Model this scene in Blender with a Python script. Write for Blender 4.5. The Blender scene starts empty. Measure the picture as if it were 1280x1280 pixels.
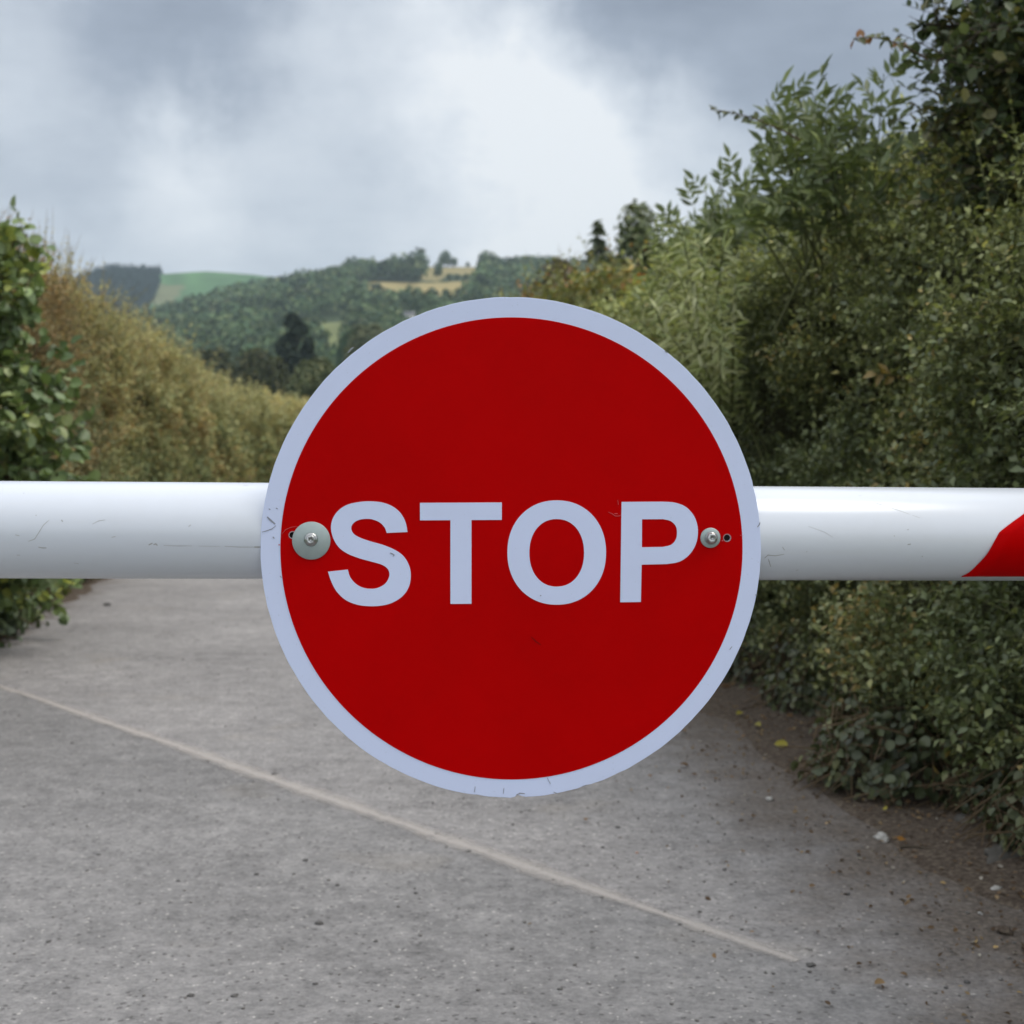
import bpy, bmesh, math
import numpy as np
from mathutils import Vector, Matrix

sc = bpy.context.scene
COL = sc.collection
R = math.radians

# ------------------------------------------------------------------ camera, sky, sun, exposure
F = 1867.0                       # focal length in photo pixels (35 mm lens on a 24 mm square)
PITCH = math.atan(80 / F)
EYE = 1.12
cam = bpy.data.cameras.new("camera")
cam.sensor_width = 24.0
cam.lens = 35.0 * (F / 1280 * 24 / 35.0)
cam.clip_start = 0.05
cam.clip_end = 9000
cam.dof.use_dof = True
cam.dof.focus_distance = 1.80
cam.dof.aperture_fstop = 5.8
cam.dof.aperture_blades = 0
camo = bpy.data.objects.new("camera", cam)
COL.objects.link(camo)
camo.location = (0, 0, EYE)
camo.rotation_euler = (math.pi / 2 - PITCH, 0, 0)
sc.camera = camo

SUN_EL, SUN_AZ = R(56), R(98)    # azimuth measured from +Y towards +X
sc.view_settings.view_transform = 'Standard'
sc.view_settings.look = 'None'
sc.view_settings.gamma = 1.0
sc.view_settings.exposure = 0.32
sc.view_settings.use_curve_mapping = False


def ray(px, py):
    x, y = (px - 640) / F, (640 - py) / F
    c, s = math.cos(PITCH), math.sin(PITCH)
    return np.array([x, c + y * s, -s + y * c])


def at(px, py, Y):
    d = ray(px, py)
    return np.array([0, 0, EYE]) + d * (Y / d[1])


def on_ground(px, py, z=0.0):
    d = ray(px, py)
    return np.array([0, 0, EYE]) + d * ((z - EYE) / d[2])


def to_px(P):
    P = np.asarray(P, float) - np.array([0, 0, EYE])
    c, s = math.cos(PITCH), math.sin(PITCH)
    dep = P[..., 1] * c - P[..., 2] * s
    up = P[..., 1] * s + P[..., 2] * c
    return 640 + F * P[..., 0] / dep, 640 - F * up / dep


class NT:
    """short node-tree writer"""
    def __init__(self, tree):
        self.t = tree
        tree.nodes.clear()

    def n(self, typ, ins=None, **props):
        nd = self.t.nodes.new(typ)
        for k, v in props.items():
            setattr(nd, k, v)
        for k, v in (ins or {}).items():
            s = nd.inputs[k]
            if isinstance(v, bpy.types.NodeSocket):
                self.t.links.new(v, s)
            else:
                s.default_value = v
        return nd

    def math(self, op, a, b=None, c=None, clamp=False):
        ins = {0: a}
        if b is not None:
            ins[1] = b
        if c is not None:
            ins[2] = c
        nd = self.n('ShaderNodeMath', ins, operation=op)
        nd.use_clamp = clamp
        return nd.outputs[0]

    def ramp(self, fac, stops, interp='LINEAR'):
        nd = self.n('ShaderNodeValToRGB', {0: fac})
        e = nd.color_ramp.elements
        nd.color_ramp.interpolation = interp
        while len(e) < len(stops):
            e.new(0.5)
        for el, (p, c) in zip(e, stops):
            el.position = p
            el.color = (*c, 1) if len(c) == 3 else c
        return nd.outputs[0]

    def mix(self, fac, a, b, blend='MIX'):
        nd = self.n('ShaderNodeMix', data_type='RGBA', blend_type=blend)
        for s, v in ((nd.inputs[0], fac), (nd.inputs[6], a), (nd.inputs[7], b)):
            if isinstance(v, bpy.types.NodeSocket):
                self.t.links.new(v, s)
            else:
                s.default_value = (*v, 1) if isinstance(v, tuple) and len(v) == 3 else v
        return nd.outputs[2]

    def noise(self, vec, scale, detail=4, rough=0.55, out=0):
        return self.n('ShaderNodeTexNoise', {'Vector': vec, 'Scale': scale, 'Detail': detail, 'Roughness': rough}).outputs[out]


world = bpy.data.worlds.new("World")
sc.world = world
world.use_nodes = True
w = NT(world.node_tree)
direc = w.n('ShaderNodeTexCoord').outputs['Generated']
warp = w.noise(direc, 4.2, 6, 0.62, out=1)
warp = w.n('ShaderNodeVectorMath', {0: warp, 1: (0.5, 0.5, 0.5)}, operation='SUBTRACT').outputs[0]
warp = w.n('ShaderNodeVectorMath', {0: warp, 'Scale': 0.27}, operation='SCALE').outputs[0]
wd = w.n('ShaderNodeVectorMath', {0: direc, 1: warp}, operation='ADD').outputs[0]
wd = w.n('ShaderNodeVectorMath', {0: wd}, operation='NORMALIZE').outputs[0]
sep = w.n('ShaderNodeSeparateXYZ', {0: direc}).outputs
zz = w.math('ADD', w.math('MAXIMUM', sep[2], 0.0), 0.22)
flat = w.n('ShaderNodeCombineXYZ', {0: w.math('MULTIPLY', w.math('DIVIDE', sep[0], zz), .6), 1: w.math('DIVIDE', sep[1], zz), 2: 0.3}).outputs[0]
band = w.n('ShaderNodeMapping', {0: direc, 3: (1.0, 1.0, 2.6)}).outputs[0]
cl = w.math('MULTIPLY_ADD', w.noise(band, 6.0, 7, 0.58), .65, w.math('MULTIPLY', w.noise(flat, 1.6, 5, 0.55), .35))
val = w.math('MULTIPLY_ADD', w.math('SUBTRACT', cl, 0.5), 1.05, 0.46)
# breaks (+) and heavy bases (-) of the cloud deck, as directions in the sky
for (px, py, rad, amp) in [(640, 120, 70, .15), (700, 190, 95, .19), (600, 215, 80, .15), (660, 280, 120, .20), (520, 110, 80, .15), (450, 125, 70, .10), (750, 310, 110, .15), (560, 150, 100, .10),
                           (260, 170, 58, .26), (190, 130, 60, .14), (20, 50, 80, .18), (330, 190, 60, .06), (420, 330, 220, .17), (100, 320, 170, .15), (830, 200, 100, .12), (870, 130, 80, .06),
                           (230, 35, 100, -.20), (330, 80, 65, -.10), (900, 0, 190, -.19), (470, 220, 75, -.17), (400, 250, 60, -.06), (70, 175, 80, -.14), (1150, 60, 200, -.06), (560, -15, 150, -.20), (720, 10, 110, -.07), (60, -30, 120, -.12)]:
    d = ray(px, py)
    d = d / np.linalg.norm(d)
    dot = w.n('ShaderNodeVectorMath', {0: wd, 1: tuple(d)}, operation='DOT_PRODUCT').outputs['Value']
    g = w.math('EXPONENT', w.math('MULTIPLY', w.math('SUBTRACT', dot, 1.0), 2 * (F / rad) ** 2 * 0.5))
    val = w.math('MULTIPLY_ADD', g, amp * 1.12, val)
ccol = w.ramp(val, [(0.0, (.20, .232, .30)), (.30, (.345, .392, .475)), (.60, (.59, .64, .71)), (.88, (.78, .82, .87)), (1.0, (.88, .905, .93))])
# a cloud deck is brighter towards the zenith; unseen sky behind the camera is brightened to light the sign
lift = w.n('ShaderNodeMapRange', {0: sep[2], 1: .36, 2: .85, 3: 0., 4: 1.7}, interpolation_type='SMOOTHSTEP').outputs[0]
back = w.n('ShaderNodeMapRange', {0: sep[1], 1: .35, 2: -.5, 3: 0., 4: .95}, interpolation_type='SMOOTHSTEP').outputs[0]
gain = w.math('MULTIPLY_ADD', w.math('MAXIMUM', lift, back), 9.6, 8.7)
ccol = w.n('ShaderNodeVectorMath', {0: ccol, 'Scale': gain}, operation='SCALE').outputs[0]
sky = w.n('ShaderNodeTexSky', sky_type='NISHITA', sun_disc=False)
sky.sun_elevation = SUN_EL
sky.sun_rotation = SUN_AZ
grey = w.n('ShaderNodeMapRange', {0: w.math('MAXIMUM', lift, back), 1: 0., 2: .8, 3: 0., 4: 1.}).outputs[0]
ccol = w.mix(grey, ccol, w.mix(1.0, ccol, (1.06, 1.0, .91), 'MULTIPLY'))
mixed = w.mix(0.93, sky.outputs[0], ccol)
bg = w.n('ShaderNodeBackground', {0: mixed, 1: 0.10})
w.n('ShaderNodeOutputWorld', {0: bg.outputs[0]})

sun = bpy.data.lights.new("sun", 'SUN')
sun.energy = 1.5
sun.angle = R(30)
sun.color = (1.0, .94, .85)
suno = bpy.data.objects.new("sun", sun)
COL.objects.link(suno)
sd = Vector((math.sin(SUN_AZ) * math.cos(SUN_EL), math.cos(SUN_AZ) * math.cos(SUN_EL), math.sin(SUN_EL)))
suno.rotation_euler = sd.to_track_quat('Z', 'Y').to_euler()
suno.location = (3, -4, 9)


# ------------------------------------------------------------------ helpers
def tag(o, label=None, cat=None, group=None, kind=None):
    if label:
        o['label'] = label
    if cat:
        o['category'] = cat
    if group:
        o['group'] = group
    if kind:
        o['kind'] = kind
    return o


def empty(name, loc):
    o = bpy.data.objects.new(name, None)
    o.empty_display_size = 0.1
    COL.objects.link(o)
    o.location = tuple(float(v) for v in loc)
    return o


def link(name, me, mat=None, parent=None, loc=None):
    o = bpy.data.objects.new(name, me)
    COL.objects.link(o)
    if mat:
        me.materials.append(mat)
    if loc is not None:
        o.location = tuple(float(v) for v in loc)
    if parent:
        o.parent = parent
    return o


def mesh_np(name, V, faces, tint=None, smooth=False, vattr=None):
    """faces: list of (n,k) int arrays; tint: (nf,3) per face"""
    me = bpy.data.meshes.new(name)
    V = np.asarray(V, np.float32)
    me.vertices.add(len(V))
    me.vertices.foreach_set('co', V.ravel())
    idx = np.concatenate([f.ravel() for f in faces]).astype(np.int32)
    tot = np.concatenate([np.full(len(f), f.shape[1]) for f in faces]).astype(np.int32)
    start = np.concatenate([[0], np.cumsum(tot)[:-1]]).astype(np.int32)
    me.loops.add(len(idx))
    me.loops.foreach_set('vertex_index', idx)
    me.polygons.add(len(tot))
    me.polygons.foreach_set('loop_start', start)
    me.polygons.foreach_set('loop_total', tot)
    if smooth:
        me.polygons.foreach_set('use_smooth', np.ones(len(tot), bool))
    if tint is not None:
        a = me.attributes.new('tint', 'FLOAT_COLOR', 'FACE')
        c = np.ones((len(tot), 4), np.float32)
        c[:, :3] = tint
        a.data.foreach_set('color', c.ravel())
    for k, v in (vattr or {}).items():
        if v.ndim == 1:
            a = me.attributes.new(k, 'FLOAT', 'POINT')
            a.data.foreach_set('value', v.astype(np.float32))
        else:
            a = me.attributes.new(k, 'FLOAT_COLOR', 'POINT')
            c = np.ones((len(v), 4), np.float32)
            c[:, :3] = v
            a.data.foreach_set('color', c.ravel())
    me.update(calc_edges=True)
    me.validate()
    return me


def unit(a):
    return a / np.maximum(np.linalg.norm(a, axis=-1, keepdims=True), 1e-9)


def vnoise(P, freq=1.0, seed=0.0):
    P = np.asarray(P, float) * freq + seed * 17.31
    i = np.floor(P)
    f = P - i
    f = f * f * (3 - 2 * f)
    out = 0
    for dx in (0, 1):
        for dy in (0, 1):
            for dz in (0, 1):
                h = np.sin((i[..., 0] + dx) * 127.1 + (i[..., 1] + dy) * 311.7 + (i[..., 2] + dz) * 74.7) * 43758.5453
                h = h - np.floor(h)
                out = out + h * (f[..., 0] if dx else 1 - f[..., 0]) * (f[..., 1] if dy else 1 - f[..., 1]) * (f[..., 2] if dz else 1 - f[..., 2])
    return out


def fbm(P, freq=1.0, seed=0.0, octv=3):
    return sum(vnoise(P, freq * 2.1 ** k, seed + k) * .5 ** k for k in range(octv)) / sum(.5 ** k for k in range(octv))


TEMPL = {
    'diamond': ([(0, 0, 0), (.5, .45, .10), (0, 1, -.06), (-.5, .45, .10)], [(0, 1, 2), (0, 2, 3)]),
    'oval': ([(0, 0, 0), (.40, .22, .07), (.46, .58, .09), (0, 1, -.10), (-.46, .58, .09), (-.40, .22, .07)], [(0, 1, 2, 3), (0, 3, 4, 5)]),
    'round': ([(0, 0, 0), (.36, .10, .05), (.52, .42, .10), (.36, .78, .03), (0, 1, -.14), (-.36, .78, .03), (-.52, .42, .10), (-.36, .10, .05)],
              [(0, 1, 2, 3, 4), (0, 4, 5, 6, 7)]),
    'lance': ([(0, 0, 0), (.42, .25, .06), (.46, .55, .03), (0, 1, -.16), (-.46, .55, .03), (-.42, .25, .06)], [(0, 1, 2, 3), (0, 3, 4, 5)]),
}


def leaves_np(P, D, N, L, W, col, templ='diamond'):
    tv, tf = TEMPL[templ]
    tv = np.array(tv)
    D = unit(D)
    X = unit(np.cross(D, N))
    Z = np.cross(X, D)
    n = len(P)
    L = np.broadcast_to(L, (n,))
    W = np.broadcast_to(W, (n,))
    V = (P[:, None, :] + X[:, None, :] * (tv[None, :, 0:1] * W[:, None, None])
         + D[:, None, :] * (tv[None, :, 1:2] * L[:, None, None]) + Z[:, None, :] * (tv[None, :, 2:3] * L[:, None, None]))
    V = V.reshape(-1, 3)
    tf = np.array(tf)
    Fc = (np.arange(n)[:, None, None] * len(tv) + tf[None]).reshape(-1, tf.shape[1])
    return V, Fc, np.repeat(col, len(tf), axis=0)


def leaf_obj(name, batches, mat, parent=None, inv=None):
    Vs, Fs, Cs, o = [], [], [], 0
    for V, Fc, c in batches:
        Vs.append(V)
        Fs.append(Fc + o)
        Cs.append(c)
        o += len(V)
    V = np.concatenate(Vs)
    if inv is not None:
        V = V - np.asarray(inv)
    return link(name, mesh_np(name, V, Fs, np.concatenate(Cs)), mat, parent)


def sticks_np(A, B, ra, rb, sides=3):
    D = unit(B - A)
    X = unit(np.cross(D, np.array([.31, .17, .93])))
    Y = np.cross(D, X)
    n = len(A)
    ra = np.broadcast_to(ra, (n,))[:, None]
    rb = np.broadcast_to(rb, (n,))[:, None]
    ring = []
    for r_, P in ((ra, A), (rb, B)):
        for k in range(sides):
            a = 2 * math.pi * k / sides
            ring.append(P + (X * math.cos(a) + Y * math.sin(a)) * r_)
    V = np.stack(ring, 1).reshape(-1, 3)
    q = np.array([(k, (k + 1) % sides, sides + (k + 1) % sides, sides + k) for k in range(sides)])
    Fc = (np.arange(n)[:, None, None] * 2 * sides + q[None]).reshape(-1, 4)
    return V, Fc


def tube_np(pts, radii, sides=8):
    pts = np.asarray(pts, float)
    T = unit(np.gradient(pts, axis=0))
    ref = np.array([.21, .97, .1])
    X = unit(np.cross(T, ref))
    Y = np.cross(T, X)
    V = []
    for k in range(sides):
        a = 2 * math.pi * k / sides
        V.append(pts + (X * math.cos(a) + Y * math.sin(a)) * np.asarray(radii)[:, None])
    V = np.stack(V, 1).reshape(-1, 3)
    q = []
    for i in range(len(pts) - 1):
        for k in range(sides):
            q.append((i * sides + k, i * sides + (k + 1) % sides, (i + 1) * sides + (k + 1) % sides, (i + 1) * sides + k))
    return V, np.array(q)


def join_np(name, parts, mat, parent=None, smooth=True, inv=None):
    Vs, Fs, o = [], [], 0
    for V, Fc in parts:
        Vs.append(V)
        Fs.append(Fc + o)
        o += len(V)
    V = np.concatenate(Vs)
    if inv is not None:
        V = V - np.asarray(inv)
    return link(name, mesh_np(name, V, Fs, smooth=smooth), mat, parent)


def bez(a, b, c, n=8):
    t = np.linspace(0, 1, n)[:, None]
    return (1 - t) ** 2 * np.asarray(a) + 2 * t * (1 - t) * np.asarray(b) + t * t * np.asarray(c)


def palette(rng, n, cols, wts, jit=.22, clump=None):
    cols = np.array(cols)
    wts = np.array(wts, float)
    if clump is None:
        k = rng.choice(len(cols), n, p=wts / wts.sum())
    else:                        # neighbouring leaves share a tone
        u = np.clip(.12 + clump * .76 + rng.normal(0, .24, n), 0, .9999)
        k = np.searchsorted(np.cumsum(wts / wts.sum()), u)
        k = np.clip(k, 0, len(cols) - 1)
    return cols[k] * (1 + rng.normal(0, jit, (n, 1))).clip(.45, 1.7)


# ------------------------------------------------------------------ materials
def mat_new(name):
    m = bpy.data.materials.new(name)
    m.use_nodes = True
    return m, NT(m.node_tree)


def principled(t, **kw):
    names = {'color': 'Base Color', 'rough': 'Roughness', 'metal': 'Metallic', 'spec': 'Specular IOR Level', 'normal': 'Normal', 'coat': 'Coat Weight', 'coat_r': 'Coat Roughness'}
    ins = {}
    for k, v in kw.items():
        if isinstance(v, tuple) and len(v) == 3:
            v = (*v, 1)
        ins[names[k]] = v
    p = t.n('ShaderNodeBsdfPrincipled', ins)
    return p


def simple_mat(name, color, rough=.6, metal=0., spec=.5, var=.15, scale=30., bump=0.0, bscale=None):
    m, t = mat_new(name)
    obj = t.n('ShaderNodeTexCoord').outputs['Object']
    nz = t.noise(obj, scale, 5, .6)
    f = t.math('MULTIPLY_ADD', t.math('SUBTRACT', nz, .5), 2 * var, 1.0)
    colr = t.n('ShaderNodeVectorMath', {0: color, 'Scale': f}, operation='SCALE').outputs[0]
    kw = dict(color=colr, rough=rough, metal=metal, spec=spec)
    if bump:
        b = t.n('ShaderNodeBump', {'Strength': bump, 'Distance': .01, 'Height': t.noise(obj, bscale or scale * 2, 4)})
        kw['normal'] = b.outputs[0]
    p = principled(t, **kw)
    t.n('ShaderNodeOutputMaterial', {0: p.outputs[0]})
    return m


def leaf_mat(name, rough=.45, spec=.5, trans=.25, warm=(1.25, 1.25, .7)):
    m, t = mat_new(name)
    a = t.n('ShaderNodeAttribute', attribute_name='tint').outputs['Color']
    obj = t.n('ShaderNodeTexCoord').outputs['Object']
    f = t.math('MULTIPLY_ADD', t.math('SUBTRACT', t.noise(obj, 45., 3), .5), .5, 1.0)
    a = t.n('ShaderNodeVectorMath', {0: a, 'Scale': f}, operation='SCALE').outputs[0]
    p = principled(t, color=a, rough=rough, spec=spec)
    tc = t.n('ShaderNodeVectorMath', {0: a, 1: warm}, operation='MULTIPLY').outputs[0]
    tr = t.n('ShaderNodeBsdfTranslucent', {'Color': tc})
    mx = t.n('ShaderNodeMixShader', {0: trans, 1: p.outputs[0], 2: tr.outputs[0]})
    t.n('ShaderNodeOutputMaterial', {0: mx.outputs[0]})
    return m


M_LEAF = leaf_mat('leaf', rough=.48, spec=.5, trans=.28)
M_GLOSS = leaf_mat('glossy_leaf', rough=.42, spec=.5, trans=.25)
M_DRY = leaf_mat('dry_leaf', rough=.65, spec=.25, trans=.35, warm=(1.2, 1.05, .8))
M_FAR = leaf_mat('distant_foliage', rough=.8, spec=.15, trans=.15)
M_BARK = simple_mat('bark', (.085, .068, .05), rough=.9, spec=.2, var=.5, scale=14., bump=.5)
M_TWIG = simple_mat('twig', (.12, .085, .05), rough=.85, spec=.2, var=.4, scale=20.)
M_GREENTWIG = simple_mat('green_twig', (.10, .11, .045), rough=.7, spec=.3, var=.3, scale=20.)

# asphalt of the lane
M_ROAD, t = mat_new('worn_asphalt')
o_ = t.n('ShaderNodeTexCoord').outputs['Object']
patch = t.noise(o_, .9, 5, .6)
mid = t.noise(o_, 9., 5, .65)
grain = t.noise(o_, 95., 4, .7)
fine = t.noise(o_, 300., 2, .6)
clump = t.noise(o_, 34., 4, .7)
v = t.math('ADD', t.math('MULTIPLY', patch, .20), t.math('MULTIPLY', mid, .22))
v = t.math('ADD', v, t.math('MULTIPLY', clump, .22))
v = t.math('ADD', v, t.math('ADD', t.math('MULTIPLY', grain, .26), t.math('MULTIPLY', fine, .10)))
c = t.ramp(v, [(.36, (.062, .060, .059)), (.45, (.145, .142, .141)), (.53, (.212, .207, .205)), (.64, (.33, .32, .31))])
# pits and dark chippings
ow = t.n('ShaderNodeVectorMath', {0: t.n('ShaderNodeVectorMath', {0: t.noise(o_, 60., 3, .6, out=1), 'Scale': .022}, operation='SCALE').outputs[0], 1: o_}, operation='ADD').outputs[0]
vor = t.n('ShaderNodeTexVoronoi', {'Vector': ow, 'Scale': 52., 'Randomness': 1.}, feature='F1')
vcol = t.n('ShaderNodeSeparateColor', {0: vor.outputs['Color']}).outputs[0]
pit = t.math('MULTIPLY', t.math('LESS_THAN', vor.outputs['Distance'], .27), t.math('GREATER_THAN', vcol, .66))
c = t.mix(t.math('MULTIPLY', pit, .75), c, (.07, .066, .065))
vor2 = t.n('ShaderNodeTexVoronoi', {'Vector': ow, 'Scale': 70., 'Randomness': 1.}, feature='F1')
vcol2 = t.n('ShaderNodeSeparateColor', {0: vor2.outputs['Color']}).outputs[1]
chip = t.math('MULTIPLY', t.math('LESS_THAN', vor2.outputs['Distance'], .25), t.math('GREATER_THAN', vcol2, .85))
c = t.mix(t.math('MULTIPLY', chip, .6), c, (.50, .48, .45))
# the surfacing beyond the joint is paler than the near side
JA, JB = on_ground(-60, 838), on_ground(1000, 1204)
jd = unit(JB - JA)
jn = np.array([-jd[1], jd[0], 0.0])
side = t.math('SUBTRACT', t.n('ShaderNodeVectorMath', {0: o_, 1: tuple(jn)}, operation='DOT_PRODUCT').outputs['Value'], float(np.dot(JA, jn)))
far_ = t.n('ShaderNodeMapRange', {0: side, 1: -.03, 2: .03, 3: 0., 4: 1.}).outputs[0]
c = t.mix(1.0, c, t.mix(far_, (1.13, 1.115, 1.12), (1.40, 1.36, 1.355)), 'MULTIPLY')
# ochre stains
st = t.math('MULTIPLY', t.math('SUBTRACT', t.noise(o_, 1.7, 3), .62, clamp=True), 4., clamp=True)
c = t.mix(t.math('MULTIPLY', st, .35), c, (.31, .25, .17))
# washed-in soil along the verges
lat = t.n('ShaderNodeAttribute', attribute_name='lat').outputs['Fac']
edge_n = t.math('MULTIPLY_ADD', t.noise(o_, 3.2, 6, .65), .9, -.45)
le = t.math('ADD', lat, edge_n)
soil = t.n('ShaderNodeMapRange', {0: le, 1: .93, 2: 1.60, 3: 0., 4: 1.}, interpolation_type='SMOOTHSTEP').outputs[0]
soil2 = t.n('ShaderNodeMapRange', {0: le, 1: -1.72, 2: -2.2, 3: 0., 4: .8}, interpolation_type='SMOOTHSTEP').outputs[0]
soil = t.math('MAXIMUM', soil, soil2)
soilc = t.ramp(t.noise(o_, 60., 5, .7), [(.32, (.05, .038, .030)), (.5, (.115, .092, .075)), (.66, (.20, .165, .135))])
c = t.mix(t.math('MULTIPLY', soil, .95), c, soilc)
hgt = t.math('ADD', t.math('MULTIPLY', grain, .6), t.math('ADD', t.math('MULTIPLY', fine, .3), t.math('MULTIPLY', pit, -.6)))
b = t.n('ShaderNodeBump', {'Strength': .8, 'Distance': .008, 'Height': hgt})
p = principled(t, color=c, rough=.88, spec=.3, normal=b.outputs[0])
t.n('ShaderNodeOutputMaterial', {0: p.outputs[0]})

M_SEAM, t = mat_new('pale_joint')
o_ = t.n('ShaderNodeTexCoord').outputs['Object']
v = t.math('ADD', t.math('MULTIPLY', t.noise(o_, 14., 5, .7), .6), t.math('MULTIPLY', t.noise(o_, 120., 3, .6), .4))
c = t.ramp(v, [(.32, (.32, .295, .275)), (.46, (.43, .395, .37)), (.65, (.52, .48, .45))])
p = principled(t, color=c, rough=.85, spec=.3)
acr = t.n('ShaderNodeAttribute', attribute_name='across').outputs['Fac']
worn = t.math('ADD', acr, t.math('MULTIPLY', t.math('SUBTRACT', v, .5), 5.))
al = t.n('ShaderNodeMapRange', {0: worn, 1: .1, 2: 1.5, 3: .8, 4: 0.}).outputs[0]
mx = t.n('ShaderNodeMixShader', {0: al, 1: t.n('ShaderNodeBsdfTransparent').outputs[0], 2: p.outputs[0]})
t.n('ShaderNodeOutputMaterial', {0: mx.outputs[0]})

M_SOIL, t = mat_new('verge_soil')
o_ = t.n('ShaderNodeTexCoord').outputs['Object']
c = t.ramp(t.noise(o_, 60., 5, .7), [(.32, (.042, .031, .024)), (.5, (.10, .077, .060)), (.66, (.185, .15, .115))])
b = t.n('ShaderNodeBump', {'Strength': .8, 'Distance': .015, 'Height': t.noise(o_, 45., 5, .7)})
p = principled(t, color=c, rough=.95, spec=.15, normal=b.outputs[0])
t.n('ShaderNodeOutputMaterial', {0: p.outputs[0]})

M_GRASSLAND, t = mat_new('rough_pasture')
o_ = t.n('ShaderNodeTexCoord').outputs['Object']
c = t.ramp(t.math('ADD', t.math('MULTIPLY', t.noise(o_, .05, 5, .6), .6), t.math('MULTIPLY', t.noise(o_, 2.5, 5, .7), .4)),
           [(.32, (.045, .07, .025)), (.5, (.075, .105, .04)), (.7, (.13, .15, .06))])
p = principled(t, color=c, rough=.95, spec=.1)
t.n('ShaderNodeOutputMaterial', {0: p.outputs[0]})

M_HILL, t = mat_new('hill_land')
o_ = t.n('ShaderNodeTexCoord').outputs['Object']
a = t.n('ShaderNodeAttribute', attribute_name='cover').outputs['Color']
f = t.math('MULTIPLY_ADD', t.math('SUBTRACT', t.math('ADD', t.math('MULTIPLY', t.noise(o_, .02, 5, .6), .6), t.math('MULTIPLY', t.noise(o_, .25, 4, .7), .4)), .5), 1.1, 1.0)
a = t.n('ShaderNodeVectorMath', {0: a, 'Scale': f}, operation='SCALE').outputs[0]
p = principled(t, color=a, rough=.95, spec=.1)
t.n('ShaderNodeOutputMaterial', {0: p.outputs[0]})


# ------------------------------------------------------------------ the lane's line
PHI = math.atan(.116)
TX, TY = -math.sin(PHI), math.cos(PHI)
NX, NY = math.cos(PHI), math.sin(PHI)


def lane(s, wv, z=0.0):
    s = np.asarray(s, float)
    wv = np.asarray(wv, float)
    ww = wv + .0115 * np.maximum(s - 27, 0) ** 2
    return np.stack(np.broadcast_arrays(s * TX + ww * NX, s * TY + ww * NY, np.asarray(z, float)), -1)


def lane_coords(P):
    return P[0] * TX + P[1] * TY, P[0] * NX + P[1] * NY


def grid_faces(a, b):
    i, j = np.meshgrid(np.arange(a - 1), np.arange(b - 1), indexing='ij')
    k = i * b + j
    return np.stack([k, k + 1, k + b + 1, k + b], -1).reshape(-1, 4)


# ground to the horizon
gx = np.concatenate([-np.geomspace(4200, 8, 14), np.geomspace(8, 4200, 14)])
gy = np.concatenate([[-900, -300, -80, -20], np.geomspace(4, 4300, 22)])
GX, GY = np.meshgrid(gx, gy, indexing='ij')
V = np.stack([GX, GY, np.full_like(GX, -.03)], -1).reshape(-1, 3)
g = link('ground', mesh_np('ground', V, [grid_faces(len(gx), len(gy))[:, ::-1]]), M_GRASSLAND)
tag(g, 'rough green pasture under and beyond the hedged lane', 'ground', kind='structure')

S = np.concatenate([np.linspace(-6, 20, 131), np.linspace(20.5, 60, 60)])
Wv = np.linspace(-2.35, 1.78, 41)
SS, WW = np.meshgrid(S, Wv, indexing='ij')
PV = lane(SS, WW, 0)
PV[..., 2] = (fbm(PV, .8, 3) - .5) * .012 + .004
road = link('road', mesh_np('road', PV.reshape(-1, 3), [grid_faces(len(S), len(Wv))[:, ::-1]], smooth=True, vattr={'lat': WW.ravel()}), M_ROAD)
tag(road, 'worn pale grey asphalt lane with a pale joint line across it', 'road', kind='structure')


def road_z(P):
    P = np.asarray(P, float).copy()
    P[..., 2] = 0
    return (fbm(P, .8, 3) - .5) * .012 + .004


# pale joint running diagonally across the lane
A, B = on_ground(-60, 838), on_ground(1000, 1204)
nn = 150
tt = np.linspace(0, 1, nn)
ctr = A + (B - A) * tt[:, None]
dirv = unit(B - A)
prp = np.array([-dirv[1], dirv[0], 0])
rng = np.random.default_rng(5)
wob = (vnoise(np.stack([tt * 9, tt * 0, tt * 0], -1)) - .5) * .03
hw = .034 + (vnoise(np.stack([tt * 40, tt * 0 + 3, tt * 0], -1)) - .5) * .020
hw = hw * np.clip((1.0 - tt) * 9, .6, 1) * np.clip(.55 + tt * .9, 0, 1)
cross = np.array([-1.5, -1, 0, 1, 1.5])
V = (ctr[:, None] + prp * (wob[:, None] + hw[:, None] * cross[None])[..., None]).reshape(-1, 3)
V[:, 2] = road_z(V) + .0022
seam = link('joint_line', mesh_np('joint_line', V, [grid_faces(nn, 5)], smooth=True, vattr={'across': np.tile(np.abs(cross), nn)}), M_SEAM, road)


def verge(name, side, s0, s1, w_in, w_out, rise, label):
    s = np.linspace(s0, s1, int((s1 - s0) * 12))
    u = np.linspace(0, 1, 22)
    SS, UU = np.meshgrid(s, u, indexing='ij')
    rag = (fbm(np.stack([SS, SS * 0, SS * 0 + side], -1), 1.6, 9, 4) - .5) * .42
    WW = side * ((w_in + rag) * (1 - UU) + w_out * UU)
    P = lane(SS, WW, 0)
    P[..., 2] = .008 + rise * UU ** 1.6 + (fbm(P, 5, 2) - .5) * .05 * np.minimum(UU * 3, 1) + np.where(UU == 0, -.012, 0)
    fc = grid_faces(len(s), len(u))
    o = link(name, mesh_np(name, P.reshape(-1, 3), [fc if side < 0 else fc[:, ::-1]], smooth=True), M_SOIL)
    tag(o, label, 'verge', kind='structure')
    return o


verge('soil_verge', 1, 1.5, 26, 1.55, 2.5, .14, 'dark brown soil verge under the tall right hedge')
verge('soil_verge', -1, 5, 40, 1.95, 3.0, .12, 'brown soil verge under the left hedge')

# ------------------------------------------------------------------ hills
def ridge_z(pxs, tab, r):
    y = np.interp(pxs, [a for a, _ in tab], [b for _, b in tab])
    return EYE + (560 - y) / F * r


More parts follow.
